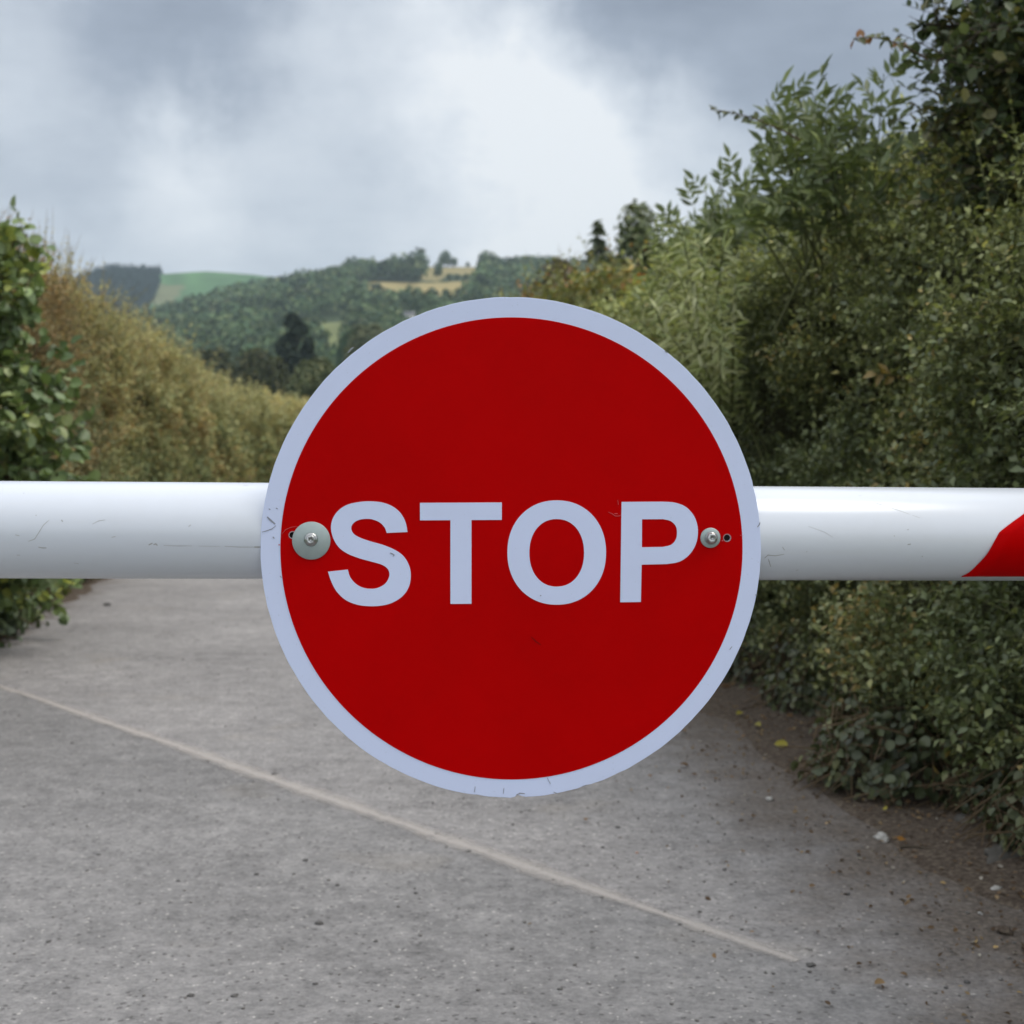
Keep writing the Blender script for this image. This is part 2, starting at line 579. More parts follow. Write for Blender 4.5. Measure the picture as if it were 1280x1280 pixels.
T1 = [(-600, 480), (-300, 468), (0, 446), (120, 430), (225, 402), (300, 382), (380, 364), (440, 348), (515, 342), (528, 334), (606, 334), (616, 343), (650, 343), (690, 342), (720, 346), (800, 350), (1000, 352), (1500, 360), (2200, 380)]
T2 = [(-600, 430), (-200, 410), (40, 385), (100, 359), (130, 348), (200, 349), (260, 344), (320, 347), (380, 354), (450, 364), (700, 380), (2200, 420)]


def hill1_z(px, r):
    zr = ridge_z(px, T1, 1100)
    P = np.stack([px * .01, r * .01, r * 0], -1)
    up = np.clip((r - 200) / 900, 0, 1) ** 1.3
    dn = np.clip((r - 1100) / 500, 0, 1)
    return zr * up * (1 - .6 * dn ** 1.5) + (fbm(P, .9, 4) - .5) * 9 * up * np.clip((1100 - r) / 200, 0, 1) - .5


def hill2_z(px, r):
    zr = ridge_z(px, T2, 1850)
    up = np.clip((r - 900) / 950, 0, 1) ** 1.25
    dn = np.clip((r - 1850) / 400, 0, 1)
    return zr * up * (1 - .6 * dn ** 1.5) - 1


def polar(px, r, z):
    a = np.arctan((px - 640) / F)
    return np.stack([np.sin(a) * r, np.cos(a) * r, z], -1)


def in_poly(x, y, poly):
    ins = np.zeros(np.shape(x), bool)
    n = len(poly)
    for i in range(n):
        (x1, y1), (x2, y2) = poly[i], poly[(i + 1) % n]
        c = ((y1 > y) != (y2 > y))
        ins ^= c & (x < (x2 - x1) * (y - y1) / (y2 - y1 + 1e-12) + x1)
    return ins


FIELDS = [
    ([(432, 358), (450, 353), (472, 352), (540, 354), (592, 351), (582, 375), (550, 370), (520, 366), (465, 366)], (.30, .245, .11)),
    ([(525, 331), (606, 333), (601, 346), (560, 342), (548, 352), (524, 350)], (.27, .23, .11)),
    ([(394, 404), (439, 402), (431, 418), (428, 434), (402, 434), (402, 418)], (.17, .19, .08)),
]


def hill_mesh(name, zf, r0, r1, nr, pxa, pxb, step, cover, label):
    px = np.arange(pxa, pxb, step, float)
    r = np.linspace(r0, r1, nr)
    PX, RR = np.meshgrid(px, r, indexing='ij')
    P = polar(PX, RR, zf(PX, RR))
    cv = cover(P)
    o = link(name, mesh_np(name, P.reshape(-1, 3), [grid_faces(len(px), nr)[:, ::-1]], smooth=True, vattr={'cover': cv.reshape(-1, 3)}), M_HILL)
    tag(o, label, 'hill', kind='structure')


def cover1(P):
    x, y = to_px(P)
    c = np.empty(P.shape)
    c[:] = (.035, .052, .022)
    for poly, colr in FIELDS:
        c[in_poly(x, y, poly)] = colr
    return c


def cover2(P):
    x, y = to_px(P)
    c = np.empty(P.shape)
    c[:] = (.07, .145, .055)
    n = vnoise(np.stack([x * .05, y * .12, x * 0], -1))
    c *= (0.8 + .5 * n)[..., None]
    c[in_poly(x, y, [(195, 356), (230, 356), (218, 380), (188, 380)])] = (.15, .16, .08)
    return c


hill_mesh('hill', hill1_z, 195, 1500, 260, -600, 2000, 4, cover1, 'near wooded hill with tan hay fields below its ridge')
hill_mesh('hill', hill2_z, 880, 2250, 90, -700, 1500, 6, cover2, 'far smooth green hill left of the wooded ridge')

T3 = [(640, 545), (700, 470), (760, 375), (800, 318), (860, 284), (950, 248), (1040, 215), (1160, 168), (1280, 130), (1700, 60), (2600, 20)]


def bank_z(px, r):
    zr = ridge_z(px, T3, 150)
    up = np.clip((r - 45) / 105, 0, 1) ** 1.15
    return zr * up * (1 - .25 * np.clip((r - 150) / 60, 0, 1)) - .2


hill_mesh('hillside', bank_z, 44, 205, 60, 640, 2600, 8,
          lambda P: np.array([.085, .105, .04]) * (.75 + .6 * fbm(P, .25, 2))[..., None], 'grassy bank rising behind the right hedge')


# ------------------------------------------------------------------ woods and trees
def crown_np(rng, c, rad, n, leaf, cols, wts, lump=.25, templ='diamond', fill=.35, lower=-.55, lf=None):
    """leaf clumps through an uneven crown"""
    d = unit(rng.normal(size=(n, 3)))
    d[:, 2] = np.where(d[:, 2] < lower, -d[:, 2], d[:, 2])
    sh = 1 + (fbm(d * 1.9 + np.asarray(c) * .37, 1.0, 1) - .5) * 2.4 * lump
    rr = sh * (1 - fill * rng.random(n) ** 1.6)
    P = np.asarray(c) + d * rr[:, None] * np.asarray(rad)
    N = unit(d * .8 + rng.normal(0, .5, (n, 3)) + np.array([0, 0, .35]))
    D = unit(np.cross(N, rng.normal(size=(n, 3))))
    L = leaf * rng.uniform(.7, 1.3, n)
    cl = np.clip((fbm(P / (np.mean(rad) * .55), 1.0, 5) - .5) * 1.8 + .5, 0, 1)
    col = palette(rng, n, cols, wts, .16, cl)
    return leaves_np(P - D * L[:, None] * .5, D, N, L, L * .9, col, templ)


WOODC = [(.045, .082, .045), (.072, .114, .056), (.108, .150, .070), (.17, .195, .09)]
WOODW = [3, 4, 3, 1.6]


def wood_mesh(name, pts, rng, size, n, cols, wts, label):
    b = []
    for P in pts:
        k = size * rng.uniform(.6, 1.6) * float(np.clip(np.hypot(P[0], P[1]) / 950, .48, 1.0))
        sh = rng.uniform(.45, 1.6)
        cc = [tuple(np.array(c_) * sh) for c_ in cols]
        b.append(crown_np(rng, P + np.array([0, 0, k * .42]), (k * .5, k * .5, k * .58), n, k * .21, cc, wts, fill=.25, lower=-.3))
    o = leaf_obj(name, b, M_FAR)
    tag(o, label, 'woodland', kind='stuff')
    return o


rng = np.random.default_rng(11)
pts = []
rr_ = np.sqrt(rng.uniform(330 ** 2, 1130 ** 2, 16000))
pp_ = rng.uniform(60, 780, 16000)
zz_ = hill1_z(pp_, rr_)
PT = polar(pp_, rr_, zz_)
bx, by = to_px(PT)
tsz = np.clip(rr_ / 950, .48, 1.0)
hpx = 7.5 * tsz / rr_ * F * .9
ok = np.ones(len(PT), bool)
for poly, _ in FIELDS:
    for f_ in (0, .5, 1.0, 1.3):
        ok &= ~in_poly(bx, by - hpx * f_, poly)
ok &= ~((bx < 330) & (rr_ < 420))
ok &= (bx < 760) & ~((np.abs(bx - 511) < 16) & (by > 392) & (by < 418))
keep = []
cell = {}
for i in np.flatnonzero(ok):
    p = PT[i]
    k = (int(p[0] // 7.2), int(p[1] // 7.2))
    if k in cell:
        continue
    if rr_[i] < 1060 and vnoise(np.array([p * .012]), 1, 7)[0] < .30 and not (300 < bx[i] < 700 and by[i] < 350):
        continue
    cell[k] = 1
    keep.append(p)
keep = np.array(keep)
wood_mesh('hill_woodland', keep, rng, 9.6, 44, WOODC, WOODW, 'dense broadleaf woodland covering the slope of the hill')

# conifer plantation on the far hill
def conifer_np(rng, base, h, n, cols, wts, w=.22, lk=.10):
    t_ = rng.random(n) ** 1.3
    a = rng.uniform(0, 2 * math.pi, n)
    tier = .75 + .25 * np.sin(t_ * 40)
    rad = h * w * (1 - t_) ** .85 * tier * rng.uniform(.45, 1, n)
    out = np.stack([np.cos(a), np.sin(a), np.zeros(n)], -1)
    P = np.asarray(base) + out * rad[:, None] + np.array([0, 0, 1]) * (h * (.12 + .88 * t_))[:, None]
    D = unit(out + np.array([0, 0, -.25]) + rng.normal(0, .3, (n, 3)))
    N = unit(np.array([0, 0, 1]) + out * .4 + rng.normal(0, .35, (n, 3)))
    L = h * lk * rng.uniform(.6, 1.3, n) * (1.15 - .6 * t_)
    return leaves_np(P - D * L[:, None] * .4, D, N, L, L * .55, palette(rng, n, cols, wts, .2), 'diamond')


CON = [(.018, .040, .030), (.026, .052, .036), (.036, .066, .042)]
px_ = rng.uniform(20, 215, 9000)
r_ = rng.uniform(1500, 1880, 9000)
P2 = polar(px_, r_, hill2_z(px_, r_))
x2, y2 = to_px(P2)
okc = in_poly(x2, y2, [(20, 420), (60, 372), (105, 350), (135, 340), (202, 340), (196, 362), (186, 384), (170, 420)])
bat = []
cell = {}
for p in P2[okc]:
    k = (int(p[0] // 4.5), int(p[1] // 6))
    if k in cell:
        continue
    cell[k] = 1
    bat.append(conifer_np(rng, p, rng.uniform(9, 13), 60, CON, [3, 3, 1], .32, .24))
tag(leaf_obj('conifer_plantation', bat, M_FAR), 'dark conifer plantation on the crest of the far hill', 'woodland', kind='stuff')


def tree(name, label, base, h, tr, blobs, leaf, cols, wts, group=None, seed=1, mat=None, limbs=True, lump=.3, fill=.45, tname='crown', templ='diamond'):
    rng = np.random.default_rng(seed)
    base = np.asarray(base, float)
    root = tag(empty(name, base), label, 'tree', group)
    parts = [tube_np(bez((0, 0, -.3), (rng.normal(0, tr), 0, h * .35), (rng.normal(0, tr * 2), 0, h * .72), 9), np.linspace(tr * 1.25, tr * .3, 9), 8)]
    bs = []
    for (c, rad, n) in blobs:
        if limbs:
            z0 = min(max(c[2] * .45, h * .15), h * .5)
            parts.append(tube_np(bez((0, 0, z0), (c[0] * .5, c[1] * .5, (z0 + c[2]) * .48), c, 6), np.linspace(tr * .5, tr * .1, 6), 6))
        bs.append(crown_np(rng, c, rad, n, leaf, cols, wts, lump=lump, fill=fill, lower=-.75, templ=templ))
    join_np('trunk', parts, M_BARK, root)
    leaf_obj(tname, bs, mat or M_FAR, root)
    return root


def copy_tree(o, loc, scale=1., rz=0., label=None, group=None):
    c = o.copy()
    COL.objects.link(c)
    c.location = tuple(float(v) for v in loc)
    c.scale = (scale,) * 3
    c.rotation_euler = (0, 0, rz)
    if label:
        c['label'] = label
    if group:
        c['group'] = group
    for ch in o.children:
        d = ch.copy()
        COL.objects.link(d)
        d.parent = c
    return c


# hedgerow and ridge trees on the hill: (photo column, distance, height)
def hill_pt(px, r):
    return polar(np.array(px, float), np.array(r, float), hill1_z(np.array(px, float), np.array(r, float)))


G_RIDGE = 'trees in the hedgerows of the hill fields'
row = [(530, 1092, 7), (549, 1040, 8), (557, 1090, 12), (568, 1092, 7), (585, 1092, 4), (609, 1060, 10), (548, 1000, 7), (562, 985, 4), (572, 985, 4), (583, 985, 4),
       (594, 985, 5), (474, 945, 5), (508, 815, 8), (524, 805, 7), (541, 800, 7), (488, 830, 8), (470, 850, 8), (558, 812, 6), (574, 825, 6)]
proto = None
rng = np.random.default_rng(21)
for (px, r, h) in row:
    lab = 'small round dark tree in the hedgerows between the tan hill fields'
    p = hill_pt(px, r)
    if (px, r) == (557, 1090):
        lab = 'tallest round tree standing on the bare skyline above the tan hill field'
    if proto is None:
        proto = tree('hedgerow_tree', lab, p, 10, .3, [((0, 0, 5.4), (4.2, 4.2, 4.6), 260), ((2.2, .5, 4.2), (2.6, 2.6, 2.6), 90), ((-2.4, -.4, 4.0), (2.5, 2.5, 2.6), 90)], 1.3, WOODC, WOODW, G_RIDGE, 31)
        proto.scale = (h / 10,) * 3
    else:
        copy_tree(proto, p, h / 10, rng.uniform(0, 6.28), lab, G_RIDGE)

# single trees in the valley
DK = [(.016, .026, .018), (.028, .042, .026), (.045, .058, .03)]
OL = [(.09, .11, .055), (.14, .155, .08), (.20, .20, .10)]
BRN = [(.055, .065, .036), (.085, .092, .046), (.125, .115, .058)]


def vtree(name, label, px, py_top, py_base, r, wpx, cols, leafpx, n, seed, shape='round', group=None, wts=(3, 3, 1.4)):
    top = at(px, py_top, r)
    zb = float(min(hill1_z(np.array(px, float), np.array(float(r))), top[2] - 2)) if r > 200 else 0.0
    h = top[2] - zb
    wd = wpx / F * r
    cb = at(px, py_base, r)[2] - zb
    cz, rz = (h + cb) / 2, (h - cb) / 2
    if shape == 'round':
        bl = [((0, 0, cz), (wd * .45, wd * .45, rz * .95), n), ((-wd * .25, 0, cz - rz * .3), (wd * .3, wd * .3, rz * .6), n // 3), ((wd * .25, 0, cz - rz * .25), (wd * .28, wd * .3, rz * .62), n // 3)]
    else:                        # tiered, gappy: several stacked clumps
        bl = []
        rr = np.random.default_rng(seed)
        for k in range(8):
            f_ = k / 7
            bl.append(((rr.normal(0, wd * .13), rr.normal(0, wd * .1), cb + (h - cb) * (.08 + .84 * f_)), (wd * (.42 - .22 * f_), wd * (.42 - .22 * f_), rz * .22), n // 8))
    return tree(name, label, (top[0], top[1], zb), h, wd * .035 + .1, bl, leafpx / F * r, cols, wts, group, seed)


vtree('scots_pine', 'tall dark pine with stacked clumps standing in the valley left of the sign', 367, 394, 490, 260, 52, DK, 6.5, 1500, 41, 'tier')
vtree('scots_pine', 'short dark pine just right of the tall dark pine', 383, 424, 500, 240, 40, DK, 6, 900, 42, 'tier')
vtree('round_willow', 'rounded grey green tree peeping over the left hedge beside the sign', 396, 447, 510, 150, 66, OL, 5, 1700, 43)
vtree('field_tree', 'olive tree rising just behind the upper left rim of the sign', 462, 400, 470, 330, 62, OL, 5, 1300, 44)
vtree('field_tree', 'dark green tree between the pale field and the olive tree', 438, 412, 470, 360, 34, WOODC[:3], 5, 700, 45)
vtree('brown_tree', 'brown leaved tree left of the tall dark pine', 318, 432, 505, 210, 58, BRN, 5, 1200, 46)
vtree('brown_tree', 'low brownish tree at the far left of the valley trees', 270, 432, 500, 230, 54, BRN, 5, 900, 47)
vtree('brown_tree', 'brown tree between the tall dark pine and the left hedge', 343, 446, 505, 190, 40, BRN, 5, 900, 48)
# farmhouse in the trees
fb = hill_pt(512, 640)
root = tag(empty('farmhouse', fb), 'tiny white farmhouse showing between trees just above the sign rim', 'house')
M_WHITE = simple_mat('whitewash', (.74, .73, .70), rough=.85, var=.06, scale=2.)
M_SLATE = simple_mat('slate', (.12, .12, .135), rough=.7, var=.2, scale=3.)
M_PANE = simple_mat('window_glass', (.03, .035, .04), rough=.15, spec=.6)


def box_np(c, s):
    v = np.array([(x, y, z) for x in (-.5, .5) for y in (-.5, .5) for z in (-.5, .5)]) * np.asarray(s) + np.asarray(c)
    q = np.array([(0, 1, 3, 2), (4, 6, 7, 5), (0, 4, 5, 1), (2, 3, 7, 6), (0, 2, 6, 4), (1, 5, 7, 3)])
    return v, q


hx, hy, hz = 5.5, 3.2, 5.0
zf_ = at(512, 397, 640)[2] - fb[2]
V = np.array([(x, y, z) for z in (0, hz) for (x, y) in ((-hx, -hy), (hx, -hy), (hx, hy), (-hx, hy))] + [(-hx, 0, hz + 2.4), (hx, 0, hz + 2.4)], float)
wl = link('wall', mesh_np('wall', V, [np.array([(0, 1, 5, 4), (1, 2, 6, 5), (2, 3, 7, 6), (3, 0, 4, 7)]), np.array([(5, 6, 9), (7, 4, 8)])]), M_WHITE, root)
V = np.array([(-hx - .3, -hy - .4, hz - .2), (hx + .3, -hy - .4, hz - .2), (hx + .3, 0, hz + 2.6), (-hx - .3, 0, hz + 2.6), (-hx - .3, hy + .4, hz - .2), (hx + .3, hy + .4, hz - .2)], float)
V = np.concatenate([V, V + np.array([0, 0, .18])])
q = [(0, 1, 2, 3), (3, 2, 5, 4), (6, 9, 8, 7), (9, 10, 11, 8), (0, 6, 7, 1), (4, 5, 11, 10), (0, 3, 9, 6), (3, 4, 10, 9), (1, 7, 8, 2), (2, 8, 11, 5)]
rf = link('roof', mesh_np('roof', V, [np.array(q)]), M_SLATE, root)
join_np('chimney', [box_np((4.6, 0, hz + 3), (.9, .7, 1.8))], M_WHITE, rf, smooth=False)
for x_ in (-3.4, 0, 3.4):
    for z_ in (1.5, 3.7):
        join_np('window', [box_np((x_, -hy - .03, z_), (1.0, .1, 1.2))], M_PANE, root, smooth=False)
root.location.z += 5.0
root.scale = (.42,) * 3

# trees over the right hedge's far end
def conifer(name, label, px, py_top, r, h, w, n, seed):
    rng = np.random.default_rng(seed)
    top = at(px, py_top, r)
    base = np.array([top[0], top[1], top[2] - h])
    root = tag(empty(name, base), label, 'tree')
    join_np('trunk', [tube_np(bez((0, 0, -.3), (.05, 0, h * .5), (0, 0, h * .98), 8), np.linspace(h * .018, .02, 8), 7)], M_BARK, root)
    cr = leaf_obj('crown', [conifer_np(rng, (0, 0, 0), h, n, [(.10, .125, .09), (.14, .165, .11), (.18, .20, .13)], [3, 3, 1], w)], M_FAR, root)
    return root


conifer('conifer', 'slim pointed conifer standing alone against the bright sky', 747, 278, 48, 8.2, .24, 430, 51)
top = at(800, 246, 40)
tree('broadleaf_tree', 'bushy dark green tree behind the far end of the right hedge', (top[0], top[1], 0), top[2], .14,
     [((-.05, 0, top[2] - 1.2), (.62, .8, 1.05), 900), ((-.7, 0, top[2] - 2.2), (.55, .6, .7), 420), ((.5, 0, top[2] - 2.1), (.65, .6, .9), 520), ((-.2, 0, top[2] - 3.1), (1.1, .8, .9), 700)],
     .17, [(.085, .11, .055), (.125, .155, .07), (.19, .21, .10)], [3, 3, 1.4], seed=52, mat=M_LEAF, fill=.7)
top = at(700, 325, 46)
tree('autumn_tree', 'brownish rounded tree just above the upper right rim of the sign', (top[0], top[1], 0), top[2], .14,
     [((0, 0, top[2] - .9), (.75, .8, .9), 700), ((-.7, 0, top[2] - 1.5), (.6, .6, .7), 400), ((.7, 0, top[2] - 1.3), (.7, .6, .8), 500)],
     .17, [(.06, .05, .025), (.10, .085, .04), (.17, .10, .04)], [3, 3, 1.], seed=53, mat=M_LEAF, fill=.6)


# ------------------------------------------------------------------ hedges
def make_hedge(name, label, side, wbase, s0, s1, prof, leaf0, lgrow, cols, wts, seed, mat, lai=3.0, upright=.5, spire=0, spire_len=.35, hfun=None, templ='oval', m=9, core_in=.28, shoot=.22,
               lump=(.30, .12), twig_mat=None, cat='hedge', group=None, grad=None, wide=.62, tmax=.86, squash=1.0, fat=1.0):
    rng = np.random.default_rng(seed)
    prof = np.array(prof, float)
    seg = np.concatenate([[0], np.cumsum(np.linalg.norm(np.diff(prof, axis=0), axis=1))])
    plen = seg[-1]

    def surf(s, t_):
        d = t_ * plen
        vv = np.interp(d, seg, prof[:, 0])
        zz = np.interp(d, seg, prof[:, 1])
        hs = hfun(s) if hfun else 1.0
        dd = .06
        v2, z2 = np.interp(np.minimum(d + dd, plen), seg, prof[:, 0]), np.interp(np.minimum(d + dd, plen), seg, prof[:, 1])
        v1, z1 = np.interp(np.maximum(d - dd, 0), seg, prof[:, 0]), np.interp(np.maximum(d - dd, 0), seg, prof[:, 1])
        tv, tz = v2 - v1, z2 - z1
        nl = np.sqrt(tv ** 2 + tz ** 2) + 1e-9
        nv, nz = -tz / nl, tv / nl
        P = lane(s, side * (wbase + vv), zz * hs)
        N = np.stack([nv * side * NX, nv * side * NY, nz], -1)
        Pq = P * np.array([1, 1, squash])
        disp = (fbm(Pq, 1.25, seed, 3) - .5) * 2 * lump[0] + (fbm(Pq, 3.6, seed + 9, 3) - .5) * 2 * lump[1]
        low = np.clip(zz / .5, .25, 1)
        return P + N * (disp * low)[..., None], N

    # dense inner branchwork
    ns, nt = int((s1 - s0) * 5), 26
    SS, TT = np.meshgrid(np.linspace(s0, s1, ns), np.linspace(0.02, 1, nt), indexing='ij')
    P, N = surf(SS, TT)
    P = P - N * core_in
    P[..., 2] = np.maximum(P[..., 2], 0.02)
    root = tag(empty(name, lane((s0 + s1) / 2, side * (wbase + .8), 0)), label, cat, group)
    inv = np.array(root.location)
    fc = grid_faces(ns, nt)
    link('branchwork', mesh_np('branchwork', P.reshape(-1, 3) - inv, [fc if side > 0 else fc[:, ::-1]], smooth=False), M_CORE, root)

    # shoots
    sg = np.linspace(s0, s1, 400)
    lg = np.maximum(leaf0, sg * lgrow)
    dens = lai / (.55 * wide * lg ** 2) / m
    cum = np.concatenate([[0], np.cumsum((dens[1:] + dens[:-1]) / 2 * np.diff(sg))]) * plen * tmax
    n = int(cum[-1])
    s = np.interp(rng.random(n) * cum[-1], cum, sg)
    t_ = rng.random(n) * tmax + .015
    P, N = surf(s, t_)
    lf = np.maximum(leaf0, s * lgrow)
    gap = fbm(P * np.array([1, 1, squash]), 2.6, seed + 3, 2)
    keep = rng.random(n) < np.clip((gap - .28) * 5, .08, 1)
    P, N, lf, s, t_ = P[keep], N[keep], lf[keep], s[keep], t_[keep]
    n = len(P)
    dep = rng.random(n) ** 1.5 * core_in * 1.1
    P = P - N * dep[:, None]
    sl = shoot * rng.uniform(.5, 1.5, n) * np.maximum(1, lf / leaf0 * .7)
    D = unit(N * .75 + np.array([0, 0, upright]) + rng.normal(0, .55, (n, 3)))
    P0 = P - D * (sl * .6)[:, None]
    batches = []
    tone = np.clip((fbm(P, 1.5, seed + 5, 3) - .5) * 2.3 + .5, 0, 1)

    def emit(P0, D, sl, lf, tone, m, up, z):
        n = len(P0)
        k = np.arange(m)
        tt = (k[None] + .4 + rng.uniform(-.3, .3, (n, m))) / m
        bend = np.array([0, 0, -.18])
        pos = P0[:, None] + D[:, None] * (sl[:, None] * tt)[..., None] + bend * (sl[:, None] * tt ** 2)[..., None]
        a1 = unit(np.cross(D, rng.normal(size=(n, 3))))
        a2 = np.cross(D, a1)
        ph = k[None] * 2.4 + rng.uniform(-.5, .5, (n, m))
        rad = a1[:, None] * np.cos(ph)[..., None] + a2[:, None] * np.sin(ph)[..., None]
        ld = unit(D[:, None] * .55 + rad * .9 + rng.normal(0, .2, (n, m, 3)))
        nn = unit(np.array([0, 0, 1.0]) + D[:, None] * .55 + rng.normal(0, .38, (n, m, 3)))
        L = (lf[:, None] * rng.uniform(.5, 1.1 + .3 * fat, (n, m))).ravel()
        c_ = palette(rng, n * m, cols, wts, .2, np.repeat(tone, m))
        if grad is not None:
            c_ = grad(c_, np.repeat(z, m), rng)
        batches.append(leaves_np(pos.reshape(-1, 3), ld.reshape(-1, 3), nn.reshape(-1, 3), L, L * wide, c_, templ))

    emit(P0, D, sl, lf, tone, m, upright, t_)
    tw = [sticks_np(P0, P0 + D * sl[:, None] * .9 + np.array([0, 0, -.14]) * sl[:, None], .0022 * np.maximum(1, lf / leaf0), .0010)]
    if spire:
        n2 = spire
        s2 = s0 + (s1 - s0) * rng.random(n2) ** 1.3
        t2 = rng.uniform(.42, .86, n2)
        P2, N2 = surf(s2, t2)
        l2 = np.maximum(leaf0, s2 * lgrow)
        D2 = unit(N2 * .35 + np.array([0, 0, 1.2]) + rng.normal(0, .33, (n2, 3)))
        q2 = spire_len * rng.uniform(.35, 1.35, n2)
        emit(P2 - D2 * .05, D2, q2, l2 * .8, np.clip((fbm(P2, 1.5, seed + 5, 3) - .5) * 2.3 + .5, 0, 1), 12, upright, t2)
        tw.append(sticks_np(P2 - D2 * .05, P2 + D2 * q2[:, None] + np.array([0, 0, -.15]) * q2[:, None], .003, .0012))
    leaf_obj('foliage', batches, mat, root, inv)
    join_np('twigs', tw, twig_mat or M_TWIG, root, smooth=False, inv=inv)
    return root, surf


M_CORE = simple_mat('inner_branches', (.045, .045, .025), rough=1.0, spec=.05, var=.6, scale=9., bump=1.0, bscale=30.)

HAW = [(.105, .132, .060), (.150, .180, .078), (.205, .230, .100), (.270, .285, .130), (.34, .335, .14), (.38, .28, .10)]
HW = [3.0, 3.5, 3.2, 2.4, .8, .12]


def haw_grad(c, t_, rng):        # upper face paler: skylight put into the colour, plus yellow green growth
    k = np.clip((t_ - .34) * 2.4 + rng.normal(0, .25, len(t_)), 0, 1)[:, None] * .85
    return c * (1 - k) + np.array([.36, .385, .145]) * (c.mean(1, keepdims=True) / .13) ** .8 * k


make_hedge('hawthorn_hedge', 'tall unclipped dark green hedge along the right side of the lane', 1, 1.88, 1.6, 14.5,
           [(.28, .02), (.02, .22), (-.12, .55), (-.08, 1.0), (.02, 1.6), (.22, 2.10), (.58, 2.40), (1.3, 2.46), (2.1, 2.2)],
             .027, .0040, HAW, HW, 3, M_LEAF, lai=2.9, upright=.22, spire=520, spire_len=.26, templ='diamond', m=11, shoot=.19, lump=(.25, .24), squash=1.9, twig_mat=M_GREENTWIG, fat=1.2, grad=haw_grad)
make_hedge('field_hedge', 'olive and orange tinged hedge where the right side recedes behind the sign', 1, 1.45, 14.5, 48,
           [(.28, .02), (.02, .3), (-.05, .8), (.10, 1.7), (.4, 2.35), (.8, 2.72), (1.4, 2.85), (2.2, 2.4)],
           .05, .0040, [(.16, .185, .075), (.23, .245, .095), (.30, .28, .10), (.38, .28, .085), (.40, .19, .055)], [3, 3, 2, 1.2, .6], 4, M_LEAF, lai=2.6, upright=.6, spire=900, spire_len=.5, m=8)

RUS = [(.18, .215, .115), (.23, .255, .135), (.29, .28, .145), (.35, .29, .14), (.38, .28, .135), (.35, .22, .105)]


def rus_grad(c, t_, rng):        # the new growth on the hedge's top is russet
    k = np.clip((t_ - .30) * 2.6 + rng.normal(0, .22, len(t_)), 0, 1)[:, None]
    return c * (1 - k) + np.array([.38, .27, .135]) * (c.mean(1, keepdims=True) / .15) ** .6 * k


def gold_grad(c, t_, rng):
    k = np.clip((t_ - .28) * 2.0 + rng.normal(0, .25, len(t_)), 0, 1)[:, None] * .7
    return c * (1 - k) + np.array([.46, .43, .215]) * (c.mean(1, keepdims=True) / .16) ** .6 * k


LP = [(.25, .02), (.02, .25), (-.05, .7), (.02, 1.3), (.14, 2.0), (.36, 2.42), (.75, 2.62), (1.4, 2.65), (2.0, 2.3)]
make_hedge('beech_hedge', 'russet topped feathery hedge on the left behind the leafy green bush', -1, 2.05, 5.0, 13.0, LP, .030, .0027, RUS, [2.5, 3, 3, 2.4, 1.5, 1.0], 6, M_DRY,
           lai=2.8, upright=.8, spire=2200, spire_len=.34, m=10, grad=rus_grad, lump=(.34, .24))
make_hedge('beech_hedge', 'golden olive stretch of the left hedge running down towards the sign', -1, 2.05, 13.0, 48, LP, .036, .0027,
           [(.18, .225, .11), (.24, .28, .135), (.31, .325, .15), (.38, .355, .165), (.36, .27, .125)], [3, 3, 2.6, 2, 1.0], 7, M_DRY,
           lai=2.6, upright=.8, spire=2600, spire_len=.5, m=9, hfun=lambda s_: 1 - .22 * np.clip((s_ - 18) / 20, 0, 1), grad=gold_grad, lump=(.42, .28))


